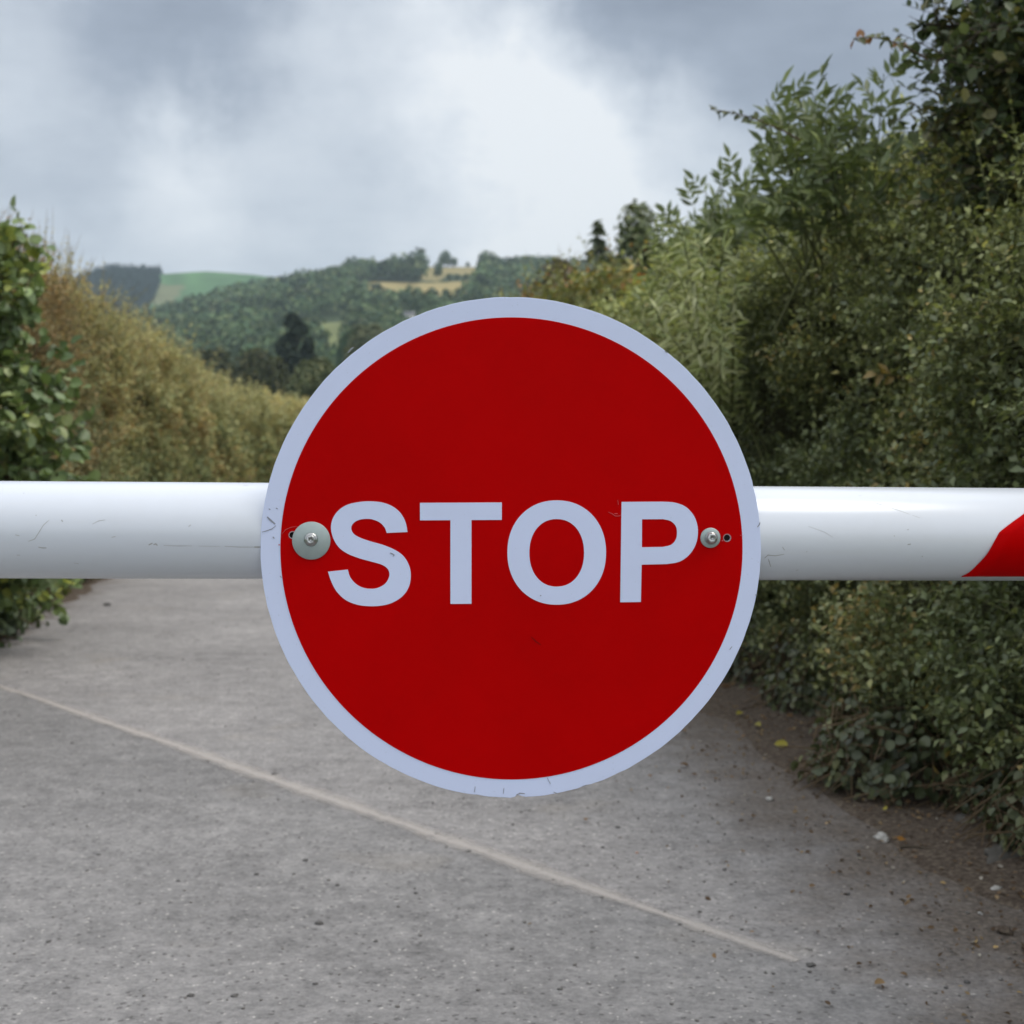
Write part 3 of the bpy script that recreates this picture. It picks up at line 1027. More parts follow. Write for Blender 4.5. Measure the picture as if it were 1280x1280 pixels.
# ------------------------------------------------------------------ shrubs with stems
def stem_shrub(name, label, base, tips, rng, leaf, wide, cols, wts, templ, mat, per_m, start=.25, droop=.25, r0=.010, cat='shrub', twig_mat=None, side_len=.0, spread=.9, upl=.55):
    """stems rising from a base to given tips, leafy along their outer length"""
    base = np.asarray(base, float)
    root = tag(empty(name, base), label, cat)
    st, bat = [], []
    for tip in tips:
        tip = np.asarray(tip, float) - base
        b0 = np.array([rng.normal(0, .10), rng.normal(0, .10), 0])
        mid_ = b0 * .5 + tip * .5 + np.array([-tip[0] * .22, -tip[1] * .22, np.linalg.norm(tip) * .14])
        pts = bez(b0, mid_, tip, 12)
        st.append(tube_np(pts, np.linspace(r0 * 1.3, r0 * .18, 12), 6))
        ln = np.linalg.norm(np.diff(pts, axis=0), axis=1).sum()
        n = max(6, int(ln * (1 - start) * per_m))
        u = start + (1 - start) * (np.arange(n) + rng.uniform(.2, .8, n)) / n
        f = u * 11
        i = np.minimum(f.astype(int), 10)
        pos = pts[i] + (pts[i + 1] - pts[i]) * (f - i)[:, None]
        T = unit(pts[i + 1] - pts[i])
        a1 = unit(np.cross(T, np.array([.3, .8, .2])))
        a2 = np.cross(T, a1)
        ph = np.arange(n) * 2.4 + rng.uniform(-.5, .5, n)
        rad = a1 * np.cos(ph)[:, None] + a2 * np.sin(ph)[:, None]
        D = unit(T * .5 + rad * spread + np.array([0, 0, -droop]) + rng.normal(0, .15, (n, 3)))
        if side_len > 0:         # short side twigs first
            sl = side_len * rng.uniform(.4, 1.2, n)
            e = pos + D * sl[:, None]
            st.append(sticks_np(pos, e, r0 * .22, r0 * .1))
            m = 5
            tt = np.linspace(.3, 1, m)
            pos = (pos[:, None] + D[:, None] * (sl[:, None] * tt)[..., None]).reshape(-1, 3)
            Dm = np.repeat(D, m, 0)
            D = unit(Dm * .5 + rng.normal(0, .6, Dm.shape) + np.array([0, 0, .05]))
            n = len(pos)
        N = unit(np.array([0, 0, 1.]) * upl + rng.normal(0, .4, (n, 3)) - np.array([0, .35, 0]))
        L = leaf * rng.uniform(.65, 1.25, n)
        cl_ = np.clip((fbm(pos + base, 2.2, 4) - .5) * 2 + .5, 0, 1)
        bat.append(leaves_np(pos, D, N, L, L * wide, palette(rng, n, cols, wts, .18, cl_), templ))
    join_np('stems', st, twig_mat or M_TWIG, root)
    leaf_obj('leaves', bat, mat, root)
    return root


rng = np.random.default_rng(61)
# hazel at the lane's left edge
tips = []
for (px, py, Y) in [(2, 250, 8.0), (30, 262, 8.2), (40, 246, 8.1), (52, 250, 8.2), (20, 238, 8.2), (10, 300, 8.0), (40, 285, 8.4), (-30, 240, 8.3), (58, 300, 8.0), (20, 330, 7.9), (35, 350, 8.0), (-60, 300, 8.2), (75, 385, 8.0), (55, 400, 7.8), (20, 410, 7.7), (95, 425, 8.0), (85, 450, 7.8), (60, 470, 7.6),
                    (100, 480, 7.9), (110, 505, 7.9), (30, 480, 7.6), (80, 520, 7.7), (100, 545, 7.9), (50, 540, 7.6), (10, 520, 7.6), (90, 580, 7.8), (60, 600, 7.7), (20, 590, 7.7), (100, 620, 8.0), (80, 660, 8.0), (40, 650, 7.9), (-40, 420, 7.8), (-50, 520, 7.7), (-90, 380, 8.2), (-80, 600, 7.8), (60, 690, 8.2), (10, 690, 8.1), (90, 700, 8.6)]:
    tips.append(at(px - 18, py + 44, Y))
stem_shrub('hazel_bush', 'leafy green hazel bush with yellow tipped leaves at the left edge', (-3.6, 9.0, 0), tips, rng, .068, .85,
           [(.10, .15, .066), (.14, .20, .08), (.19, .255, .10), (.26, .31, .115), (.40, .44, .11)], [3, 3.5, 3, 1.6, .7], 'round', M_GLOSS, 34, start=.10, droop=.55, r0=.016, side_len=.16)

# elder standing out of the right hedge against the sky
def pinnate(name, label, base, stems, rng, leaflet, cols, wts, mat, pairs=3, per_stem=9, r0=.0055, upw=.5):
    base = np.asarray(base, float)
    root = tag(empty(name, base), label, 'shrub')
    st, P_, D_, N_, L_ = [], [], [], [], []
    for tip in stems:
        tip = np.asarray(tip, float) - base
        mid_ = tip * .45 + np.array([rng.normal(0, .08), rng.normal(0, .08), .16])
        pts = bez((rng.normal(0, .08), rng.normal(0, .08), 0), mid_, tip, 12)
        st.append(tube_np(pts, np.linspace(r0 * 1.3, r0 * .25, 12), 6))
        for k in range(per_stem):
            u = .58 + .42 * (k + rng.uniform(0, .6)) / per_stem
            f = min(u, .999) * 11
            i = int(f)
            p = pts[i] + (pts[min(i + 1, 11)] - pts[i]) * (f - i)
            T = unit(pts[min(i + 1, 11)] - pts[max(i - 1, 0)])
            a1 = unit(np.cross(T, np.array([.2, .9, .15])))
            a2 = np.cross(T, a1)
            ph = k * math.pi / 2 + rng.uniform(-.6, .6)
            ax = unit(T * .65 + (a1 * math.cos(ph) + a2 * math.sin(ph)) * .8 + np.array([0, 0, upw * rng.uniform(.4, 1.2)]))
            rl = leaflet * rng.uniform(1.3, 2.0)
            side = unit(np.cross(ax, np.array([rng.normal(0, .4), -.75 + rng.normal(0, .3), .65])))
            nrm = np.cross(side, ax)
            e = p + ax * rl - np.array([0, 0, .10 * rl])
            st.append(sticks_np(p[None], e[None], r0 * .22, r0 * .1))
            for j in range(pairs):
                q_ = p + (e - p) * (.35 + .5 * j / max(pairs - 1, 1))
                for sg in (-1, 1):
                    P_.append(q_)
                    D_.append(unit(ax * .62 + side * sg * .85 + rng.normal(0, .12, 3)))
                    N_.append(nrm + rng.normal(0, .25, 3))
                    L_.append(leaflet * rng.uniform(.7, 1.1))
            P_.append(e)
            D_.append(ax + rng.normal(0, .1, 3))
            N_.append(nrm + rng.normal(0, .2, 3))
            L_.append(leaflet * rng.uniform(.9, 1.2))
    P_, D_, N_, L_ = map(np.array, (P_, D_, N_, L_))
    join_np('stems', st, M_GREENTWIG, root)
    leaf_obj('leaves', [leaves_np(P_, D_, N_, L_, L_ * .34, palette(rng, len(P_), cols, wts, .16), 'lance')], mat, root)
    return root


ELD = [(.11, .145, .058), (.145, .185, .07), (.195, .235, .09)]
rng = np.random.default_rng(63)
stems = [at(a[0], a[1] + 32, a[2]) for a in [(958, 92, 5.6), (985, 82, 5.7), (1012, 78, 5.5), (1040, 90, 5.6), (1070, 112, 5.7), (1098, 100, 5.5), (962, 135, 5.5), (990, 150, 5.7), (1030, 140, 5.4), (1062, 160, 5.6),
                          (945, 190, 5.6), (975, 200, 5.4), (1010, 190, 5.6), (1045, 205, 5.5), (1090, 180, 5.4), (1105, 60, 5.7), (1120, 140, 5.6), (1000, 120, 5.9), (1050, 120, 5.9), (930, 235, 5.8), (960, 240, 5.7), (1110, 215, 5.4)]]
pinnate('elder_bush', 'elder bush with long toothed leaflets poking above the right hedge against the sky', at(1050, 420, 6.3), stems, rng, .072, ELD, [3, 3, 1], M_LEAF, per_stem=7)
stems = [at(*a) for a in [(880, 238, 7.6), (900, 232, 7.5), (868, 262, 7.8), (918, 220, 7.4), (938, 205, 7.2), (890, 262, 7.4), (850, 280, 8.0), (865, 300, 7.8), (910, 255, 7.3), (838, 300, 8.2)]]
pinnate('ash_sapling', 'young ash with narrow leaflets between the elder and the pale willow', at(925, 460, 8.6), stems, rng, .075, ELD, [3, 3, 1.4], M_LEAF, per_stem=8)
# narrow pale willow
tips = [at(a[0], a[1], a[2] - 1.5) for a in [(830, 268, 8.4), (818, 285, 8.6), (845, 275, 8.2), (812, 305, 8.5), (800, 330, 8.8), (830, 320, 8.0), (855, 300, 7.9), (875, 290, 7.8), (806, 352, 8.4), (825, 355, 8.0), (850, 345, 7.8), (880, 330, 7.6), (905, 310, 7.4),
                         (800, 375, 8.4), (820, 385, 8.1), (845, 385, 7.8), (870, 370, 7.6), (895, 360, 7.4), (835, 415, 7.9), (860, 410, 7.7), (885, 400, 7.5), (920, 350, 7.3), (800, 400, 8.4), (870, 440, 7.6), (900, 430, 7.4)]]
stem_shrub('willow_bush', 'pale narrow leaved willow bush leaning out of the right hedge', at(905, 640, 6.9), tips, rng, .072, .20,
           [(.20, .245, .095), (.27, .315, .125), (.34, .375, .17), (.42, .44, .24)], [3, 3, 2, 1], 'lance', M_GLOSS, 95, start=.35, droop=.15, r0=.008, twig_mat=M_GREENTWIG, spread=.75)

# dark tree hanging over the hedge at the upper right
rng = np.random.default_rng(71)
tb = np.array([3.3, 5.9, 0])
root = tag(empty('overhanging_tree', tb), 'dark leafed tree overhanging the hedge at the upper right corner', 'tree')
parts = [tube_np(bez((0, 0, 0), (.1, 0, 1.8), (-.15, -.1, 3.6), 9), np.linspace(.13, .05, 9), 9)]
P_, D_, N_, S_ = [], [], [], []
stl = []
ends = [at(a[0] + 22, a[1], a[2]) - tb for a in [(1135, 30, 5.2), (1150, 75, 5.1), (1165, 120, 5.0), (1155, 165, 5.2), (1180, 200, 5.1), (1200, 40, 5.0), (1230, 90, 4.9), (1220, 150, 4.9), (1260, 200, 4.8), (1270, 30, 4.8), (1290, 120, 4.7), (1250, -30, 5.0), (1180, -20, 5.2),
                              (1310, 40, 4.7), (1320, 180, 4.8), (1200, 235, 5.0), (1140, -40, 5.4), (1245, 250, 4.9), (1210, 110, 5.6), (1260, 60, 5.6), (1190, 70, 5.7), (1230, 10, 5.5), (1170, 150, 5.7), (1280, 150, 5.6), (1300, 250, 5.0), (1320, -60, 5.2), (1400, 60, 5.2), (1400, 200, 5.2)]]
for e in ends:
    z0 = np.array([0.05, 0, 1.7 + rng.random() * 1.3])
    pts = bez(z0, z0 * .5 + e * .5 + np.array([0, 0, .35]), e, 9)
    stl.append(tube_np(pts, np.linspace(.022, .004, 9), 6))
    for k in range(74):
        u = .40 + .6 * rng.random() ** .7
        f = min(u, .999) * 8
        i = int(f)
        p = pts[i] + (pts[i + 1] - pts[i]) * (f - i)
        d = unit(unit(pts[i + 1] - pts[i]) * .5 + rng.normal(0, .7, 3) + np.array([0, -.1, .1]))
        L_ = rng.uniform(.10, .30)
        stl.append(sticks_np(p[None], (p + d * L_)[None], .003, .001))
        m = 9
        for j in range(m):
            P_.append(p + d * L_ * (.15 + .85 * j / m))
            D_.append(unit(d * .4 + rng.normal(0, .7, 3)))
            N_.append(unit(np.array([0, -.2, 1.]) + rng.normal(0, .45, 3)))
P_, D_, N_ = map(np.array, (P_, D_, N_))
L_ = .042 * rng.uniform(.65, 1.3, len(P_))
cl_ = np.clip((fbm(P_ + tb, 1.6, 8) - .5) * 2.2 + .5, 0, 1)
join_np('trunk', parts, M_BARK, root)
join_np('branches', stl, M_BARK, root)
leaf_obj('crown', [leaves_np(P_, D_, N_, L_, L_ * .7, palette(rng, len(P_), [(.034, .052, .026), (.052, .075, .033), (.085, .108, .045), (.16, .15, .055)], [3, 4, 2.4, .12], .2, cl_), 'oval')], M_LEAF, root)


# long bramble shoots reaching out of the hedge
def bramble(label, pts, rng, cols, leaf=.045):
    pts = np.array(pts)
    base = pts[0]
    root = tag(empty('bramble_shoot', base), label, 'plant', 'single shoots reaching out of the right hedge')
    pp = bez(pts[0] - base, pts[1] - base, pts[2] - base, 12)
    join_np('stem', [tube_np(pp, np.linspace(.004, .0012, 12), 5)], M_TWIG, root)
    n = 26
    u = np.linspace(.25, 1, n) * 10.99
    i = u.astype(int)
    P = pp[i] + (pp[i + 1] - pp[i]) * (u - i)[:, None]
    T = unit(pp[i + 1] - pp[i])
    D = unit(T * .4 + rng.normal(0, .7, (n, 3)))
    N = unit(np.array([0, -.4, 1.]) + rng.normal(0, .4, (n, 3)))
    L = leaf * rng.uniform(.6, 1.2, n)
    leaf_obj('leaves', [leaves_np(P, D, N, L, L * .62, palette(rng, n, cols, [1] * len(cols), .2), 'oval')], M_LEAF, root)


GR = [(.075, .09, .035), (.10, .115, .04)]
bramble('thin shoot with rusty tip leaves reaching left from the dark overhanging tree', [at(1160, 75, 5.1), at(1110, 40, 5.0), at(1066, 48, 4.95)], rng, GR + [(.22, .10, .03)], .035)
bramble('thin dark leafed shoot pointing left below the elder leaves', [at(1000, 175, 5.5), at(940, 140, 5.4), at(888, 137, 5.4)], rng, GR, .040)
bramble('pale green bramble shoot arching left in front of the right hedge', [at(1290, 430, 4.6), at(1250, 440, 4.45), at(1212, 452, 4.4)], rng, [(.13, .15, .06), (.18, .19, .06)], .045)
bramble('yellowish bramble shoot arching over the middle of the right hedge', [at(1165, 495, 5.0), at(1125, 468, 4.85), at(1096, 466, 4.8)], rng, [(.13, .14, .05), (.24, .17, .05)], .045)


# ivy trailing at the foot of both hedges
def ivy(label, cells, rng, leaf, n, cols):
    root = tag(empty('ivy_clump', lane(cells[0][0], cells[0][1], 0)), label, 'plant')
    inv = np.array(root.location)
    Ps, Ns = [], []
    for (s, wv, rs, rw, h) in cells:
        d = unit(rng.normal(size=(n, 3)))
        d[:, 2] = np.abs(d[:, 2])
        rr = 1 - .4 * rng.random(n) ** 1.5 + (fbm(d * 2 + s, 1, 2) - .5) * .6
        P = lane(s + d[:, 0] * rs * rr, wv + d[:, 1] * rw * rr, .03 + d[:, 2] * h * rr)
        Ps.append(P)
        Ns.append(unit(np.stack([d[:, 1] * NX + d[:, 0] * TX, d[:, 1] * NY + d[:, 0] * TY, d[:, 2] + .5], -1) + rng.normal(0, .4, (n, 3))))
    P, N = np.concatenate(Ps), np.concatenate(Ns)
    D = unit(np.cross(N, rng.normal(size=N.shape)) + np.array([0, 0, -.5]))
    L = leaf * rng.uniform(.6, 1.25, len(P))
    cl_ = np.clip((fbm(P, 3, 8) - .5) * 2 + .5, 0, 1)
    leaf_obj('leaves', [leaves_np(P, D, N, L, L * .9, palette(rng, len(P), cols, [3, 3, 1.6, .6], .2, cl_), 'round')], M_GLOSS, root, inv)
    A = P[::3]
    B = A + unit(rng.normal(size=A.shape) + np.array([0, 0, -1.])) * .12
    B[:, 2] = np.maximum(B[:, 2], .02)
    join_np('stems', [sticks_np(A, B, .003, .002)], M_TWIG, root, False, inv)


rng = np.random.default_rng(81)
IV = [(.045, .07, .03), (.07, .10, .04), (.11, .15, .05), (.18, .22, .07)]
ivy('low dark ivy spilling onto the lane at the foot of the left hedge', [(8.3, -2.3, .5, .40, .55), (8.9, -2.2, .5, .38, .5), (9.5, -2.2, .6, .35, .5), (10.3, -2.3, .6, .35, .45), (11.3, -2.3, .6, .3, .4), (12.4, -2.3, .7, .3, .35), (8.0, -2.5, .5, .4, .6)], rng, .065, 620, IV)
ivy('grey green ivy trailing from the right hedge onto the verge', [(4.66, 1.80, .30, .30, .30), (4.3, 2.05, .25, .25, .40), (4.12, 1.97, .22, .17, .36), (3.8, 1.93, .24, .18, .34), (3.45, 1.95, .25, .2, .4), (5.25, 2.02, .4, .22, .42), (6.1, 2.0, .4, .20, .40), (6.9, 1.96, .45, .2, .40), (7.8, 1.94, .5, .2, .4), (8.8, 1.9, .5, .2, .4)], rng, .032, 1300,
    [(.065, .080, .042), (.088, .105, .05), (.12, .135, .066), (.17, .18, .085)])

# ------------------------------------------------------------------ loose things on the ground
M_STONE = simple_mat('grey_stone', (.085, .078, .068), rough=.85, var=.3, scale=25., bump=.6)
M_DARK = simple_mat('dark_stone', (.085, .080, .077), rough=.8, var=.3, scale=60., bump=.4)
M_PALE = simple_mat('pale_stone', (.40, .385, .36), rough=.8, var=.2, scale=40., bump=.5)
M_PINKST = simple_mat('pinkish_stone', (.42, .27, .21), rough=.8, var=.2, scale=40., bump=.4)


def rock_np(seed, size, flat=.6, sub=3):
    bm = bmesh.new()
    bmesh.ops.create_icosphere(bm, subdivisions=sub, radius=1)
    V = np.array([v.co for v in bm.verts])
    Fc = np.array([[v.index for v in f.verts] for f in bm.faces])
    bm.free()
    V = V * (1 + (fbm(V, 1.9, seed, 4) - .5) * 1.5)[:, None]
    rg = np.random.default_rng(seed)
    V = V * (np.array([1, rg.uniform(.6, .9), flat]) * size)
    return V, Fc


def rock(name, label, px, py, wpx, mat, seed, group=None, flat=.55, cat='stone', sub=2, sink=.35):
    p = on_ground(px, py)
    if name == 'pebble':
        flat, sink = .42, .5
        wpx = wpx * .85
    size = wpx / 2 / F * p[1]
    V, Fc = rock_np(seed, size, flat, sub)
    V[:, 2] += size * flat * (1 - sink)
    p[2] = road_z(p)
    o = link(name, mesh_np(name, V, [Fc], smooth=True), mat, None, p)
    o.rotation_euler = (0, 0, seed * 1.7)
    return tag(o, label, cat, group)


G_PEB = 'dark pebbles scattered on the lane'
for i, (px, py, wpx) in enumerate([(293, 1248, 11), (321, 1096, 8), (382, 1079, 9), (260, 954, 7), (342, 970, 9), (239, 1248, 12), (223, 1104, 7), (123, 1071, 7), (422, 1110, 8),
                                   (394, 1233, 9), (772, 1037, 8), (753, 1062, 6), (730, 1061, 5), (586, 1068, 9), (810, 1090, 5), (1182, 1237, 8), (1209, 1230, 11), (60, 1180, 8), (175, 990, 6), (470, 1180, 8),
                                   (520, 1120, 7), (640, 1190, 8), (700, 1240, 9), (850, 1160, 7), (905, 1090, 7), (1060, 1120, 8), (1120, 1170, 8), (960, 1060, 6), (30, 1010, 6), (90, 930, 6)]):
    rock('pebble', 'small dark pebble lying loose on the grey lane', px, py, wpx, M_DARK, 100 + i, G_PEB)
rock('pebble', 'largest black pebble lying on the lane below the sign', 399, 1158, 14, M_DARK, 140)
rock('pebble', 'dark stone lying where the pale joint line fades out', 1014, 1210, 15, M_DARK, 141)
rock('pebble', 'dark lump lying alone on the lane near the left ivy', 134, 758, 13, M_DARK, 142)
rock('pebble', 'pinkish pebble on the lane below the right of the sign', 796, 1069, 7, M_PINKST, 143)
rock('pebble', 'tiny white pebble just below the pinkish pebble', 801, 1077, 6, M_PALE, 144)
rock('stone', 'small pale stone at the edge of the lane below the yellow leaf', 962, 1002, 11, M_PALE, 145)
rock('stone', 'white lumpy stone lying beside an orange leaf on the verge', 1103, 1052, 21, M_PALE, 149, flat=.55, sub=3)
rock('stone', 'small bluish stone on the dark verge right of the white stone', 1182, 1065, 12, M_STONE, 147)
rock('stone', 'flat pale stone on the soil near the right edge', 1245, 1116, 19, M_PALE, 148, flat=.5)
rock('stone', 'tiny white stone on the soil between the flat pale stone and the dark clump', 1226, 1144, 8, M_PALE, 149)
rock('stone', 'small pale stone beside the yellow leaf far up the right edge', 938, 896, 9, M_STONE, 150)
rock('soil_clod', 'black crumbly clod of earth at the lower right edge', 1255, 1168, 22, M_SOIL, 151, cat='clod')
# old kerb stones half buried under the hedge
rock('kerb_stone', 'large grey stone half buried under the right hedge', 1258, 1078, 70, M_STONE, 152, flat=.5, sub=3, sink=.6)
rock('kerb_stone', 'grey stone behind the large half buried one under the hedge', 1232, 1040, 66, M_STONE, 153, flat=.55, sub=3, sink=.6)
rock('kerb_stone', 'grey stone showing dark under the hedge beside orange leaves', 1062, 925, 40, M_STONE, 154, flat=.55, sub=3, sink=.6)

# scrap of wrapper
p = on_ground(1196, 1050)
u = np.linspace(-1, 1, 9)
UU, VV = np.meshgrid(u, u, indexing='ij')
P = np.stack([UU * .034, VV * .018, .012 + .02 * (fbm(np.stack([UU, VV, UU * 0], -1), 1.6, 4) - .3)], -1)
o = link('wrapper', mesh_np('wrapper', P.reshape(-1, 3), [grid_faces(9, 9)[:, ::-1]]), simple_mat('faded_wrapper', (.42, .29, .34), rough=.5, var=.3, scale=60.), None, p)
o.rotation_euler = (.4, .1, -.8)
sm = o.modifiers.new('thick', 'SOLIDIFY')
sm.thickness = .001
tag(o, 'crumpled faded pink wrapper on the soil by the half buried stones', 'litter')

# fallen stick
p = on_ground(1150, 1066)
V, Fc = tube_np(bez((-.05, .02, .012), (0, .005, .02), (.065, -.03, .010), 7), np.linspace(.004, .002, 7), 6)
tag(link('stick', mesh_np('stick', V, [Fc], smooth=True), M_BARK, None, p), 'short dark stick on the verge right of the orange leaf', 'stick')


def fallen(label, px, py, wpx, colr, seed, group=None):
    rg = np.random.default_rng(seed)
    p = on_ground(px, py)
    _, wv = lane_coords(p)
    L = wpx * 1.05 / F * p[1]
    D = np.array([[math.cos(seed), math.sin(seed), .05]])
    N = np.array([[rg.normal(0, .35), -.55 + rg.normal(0, .3), 1]])
    V, Fc, c = leaves_np(np.zeros((1, 3)), D, N, L, L * .6, np.array([colr]), 'round')
    V = V - V.mean(0)
    V[:, 2] += .006 - V[:, 2].min()
    o = link('fallen_leaf', mesh_np('fallen_leaf', V, [Fc], c), M_DRY, None, (p[0], p[1], float(road_z(p)) + .003 + max(0, (wv - 1.4) * .05)))
    return tag(o, label, 'leaf', group)


YEL, ORG, BRW = (.44, .39, .07), (.42, .21, .05), (.20, .12, .06)
fallen('bright yellow leaf lying on the brown edge of the lane', 977, 940, 16, YEL, 3)
fallen('yellow leaf farthest up the right edge of the lane', 925, 900, 13, YEL, 4)
fallen('dull yellow leaf between the two bright yellow leaves', 947, 914, 12, (.36, .32, .08), 5)
fallen('orange leaf under the hedge right of the bright yellow leaf', 1036, 937, 11, ORG, 6)
fallen('orange leaf touching the white lumpy stone on the verge', 1127, 1059, 15, ORG, 7)
fallen('lemon yellow leaf at the foot of the ivy on the verge', 1106, 1021, 10, YEL, 8)
fallen('pale tan leaf at the verge left of the ivy', 1018, 979, 9, (.50, .36, .18), 9)
fallen('tan leaf just in front of the ivy clump on the right', 1100, 1236, 16, (.28, .19, .10), 10)
rg = np.random.default_rng(91)
for i in range(46):
    s, wv = rg.uniform(3.3, 9), rg.uniform(1.15, 1.85)
    if i % 4 == 0:
        wv = rg.uniform(.3, 1.2)
    P = lane(s, wv, 0)
    px, py = to_px(P)
    fallen('small brown leaf fallen along the dirty right edge of the lane', float(px), float(py), rg.uniform(6, 12), [BRW, (.26, .17, .07), (.14, .08, .04)][i % 3], 200 + i, 'brown leaves fallen along the right verge')

# leaf litter under the right hedge
rg = np.random.default_rng(97)
n = 2600
s_ = 2.6 + 9 * rg.random(n) ** 1.3
w_ = 1.85 - np.abs(rg.normal(0, .34, n))
P = lane(s_, w_, 0)
P[:, 2] = road_z(P) + .006 + np.clip((w_ - 1.5) * .06, 0, 1)
N = unit(np.stack([rg.normal(0, .4, n), rg.normal(-.2, .4, n), np.ones(n)], -1))
D = unit(np.cross(N, rg.normal(size=(n, 3))))
L = rg.uniform(.006, .020, n)
lit = leaf_obj('leaf_litter', [leaves_np(P, D, N, L, L * .6, palette(rg, n, [(.10, .065, .04), (.17, .11, .06), (.25, .18, .10), (.38, .27, .12), (.40, .37, .32)], [3, 3, 2, .6, .5], .25), 'oval')], M_DRY)
tag(lit, 'crumbled brown leaf litter along the foot of the right hedge', 'leaf litter', kind='stuff')

# loose grit
rg = np.random.default_rng(95)
Vs, Fs, o_n = [], [], 0
bv, bf = rock_np(7, 1.0, .6, 1)
for i in range(1500):
    s, wv = rg.uniform(2.2, 11), rg.uniform(-2.1, 1.6)
    if rg.random() < .5:
        wv = 1.7 - abs(rg.normal(0, .5))
    p = lane(s, wv, 0)
    p[2] = road_z(p)
    k = rg.uniform(.0018, .0055)
    a = rg.uniform(0, 6.28)
    Q = bv * k
    Q = np.stack([Q[:, 0] * math.cos(a) - Q[:, 1] * math.sin(a), Q[:, 0] * math.sin(a) + Q[:, 1] * math.cos(a), Q[:, 2] + k * .4], -1) + p
    Vs.append(Q)
    Fs.append(bf + o_n)
    o_n += len(Q)
gr = link('gravel', mesh_np('gravel', np.concatenate(Vs), Fs, smooth=True), simple_mat('grit', (.16, .15, .14), rough=.9, var=.8, scale=3.))
tag(gr, 'fine loose grit scattered over the lane', 'gravel', kind='stuff')

# ------------------------------------------------------------------ barrier arm
RP = .0593
PA, PB = at(0, 662, 1.815), at(1280, 668, 1.909)
axis = unit(PB - PA)
plen = np.linalg.norm(PB - PA)
mid_p = PA + (PB - PA) * (638.5 / 1280)
zhat = np.array([0, 0, 1.])
fwd = unit(np.cross(zhat, axis))          # away from the camera
upv = np.cross(axis, fwd)

M_PIPE, t = mat_new('white_pipe_paint')
o_ = t.n('ShaderNodeTexCoord').outputs['Object']
gr1 = t.noise(o_, 7., 6, .65)
gr2 = t.noise(t.n('ShaderNodeMapping', {0: o_, 3: (2, 40, 40)}).outputs[0], 3., 5, .6)
dirt = t.math('MULTIPLY', t.n('ShaderNodeMapRange', {0: gr1, 1: .52, 2: .78, 3: 0., 4: 1.}).outputs[0], .14)
speck = t.n('ShaderNodeTexVoronoi', {'Vector': o_, 'Scale': 55.}, feature='F1')
spc = t.n('ShaderNodeSeparateColor', {0: speck.outputs['Color']}).outputs[0]
sp = t.math('MULTIPLY', t.math('LESS_THAN', speck.outputs['Distance'], .055), t.math('GREATER_THAN', spc, .90))
c = t.mix(dirt, (.60, .63, .695), (.43, .42, .41))
c = t.mix(t.math('MULTIPLY', t.math('SUBTRACT', gr2, .5, clamp=True), .35), c, (.60, .59, .56))
c = t.mix(t.math('MULTIPLY', sp, .5), c, (.25, .24, .22))
p = principled(t, color=c, rough=.22, spec=.5)
t.n('ShaderNodeOutputMaterial', {0: p.outputs[0]})

M_RED, t = mat_new('red_sheeting')
o_ = t.n('ShaderNodeTexCoord').outputs['Object']
sc1 = t.noise(t.n('ShaderNodeMapping', {0: o_, 2: (0, 0, .7), 3: (4, 90, 20)}).outputs[0], 6., 4, .7)
cl1 = t.noise(o_, 4., 5, .65)
c = t.mix(t.math('MULTIPLY', t.math('SUBTRACT', sc1, .62, clamp=True), .55), (.415, .0002, .0008), (.42, .012, .016))
c = t.mix(t.math('MULTIPLY', t.math('SUBTRACT', cl1, .42, clamp=True), 2.2, clamp=True), c, (.34, .0003, .0006))
p = principled(t, color=c, rough=.34, spec=.025)
t.n('ShaderNodeOutputMaterial', {0: p.outputs[0]})

M_SHEET, t = mat_new('white_reflective_sheeting')
o_ = t.n('ShaderNodeTexCoord').outputs['Object']
n1 = t.noise(o_, 9., 5, .6)
n2 = t.noise(o_, 260., 2, .5)
c = t.mix(t.math('MULTIPLY', t.math('SUBTRACT', n1, .5, clamp=True), .9), (.55, .61, .81), (.48, .525, .68))
c = t.mix(t.math('MULTIPLY', t.math('GREATER_THAN', n2, .72), .25), c, (.35, .38, .45))
p = principled(t, color=c, rough=.42, spec=.25)
t.n('ShaderNodeOutputMaterial', {0: p.outputs[0]})

M_ZINC = simple_mat('zinc_plate', (.33, .385, .385), rough=.5, metal=.45, var=.12, scale=120.)
M_BOLT = simple_mat('bright_bolt', (.40, .41, .41), rough=.3, metal=.95, var=.1, scale=200.)
M_HOLE = simple_mat('hole_dark', (.012, .010, .010), rough=.9, spec=.1)
M_SCUFF = simple_mat('scuff', (.24, .25, .29), rough=.8, var=.3, scale=200.)
M_PSCUFF = simple_mat('pipe_scuff', (.36, .36, .36), rough=.7, var=.35, scale=150.)
M_ALU = simple_mat('bare_aluminium', (.55, .56, .58), rough=.45, metal=.8, var=.15, scale=100.)
M_RIM = simple_mat('dull_rim', (.30, .18, .19), rough=.6)
M_LSCR = simple_mat('pale_scratch', (.50, .05, .06), rough=.5)
M_POST = simple_mat('galvanised_post', (.42, .43, .44), rough=.5, metal=.5, var=.15, scale=12.)

barrier = empty('barrier_arm', mid_p)
Mx = Matrix(((axis[0], fwd[0], upv[0]), (axis[1], fwd[1], upv[1]), (axis[2], fwd[2], upv[2])))
barrier.rotation_euler = Mx.to_euler()
tag(barrier, 'white steel barrier pole with a red band lying across the lane', 'barrier')


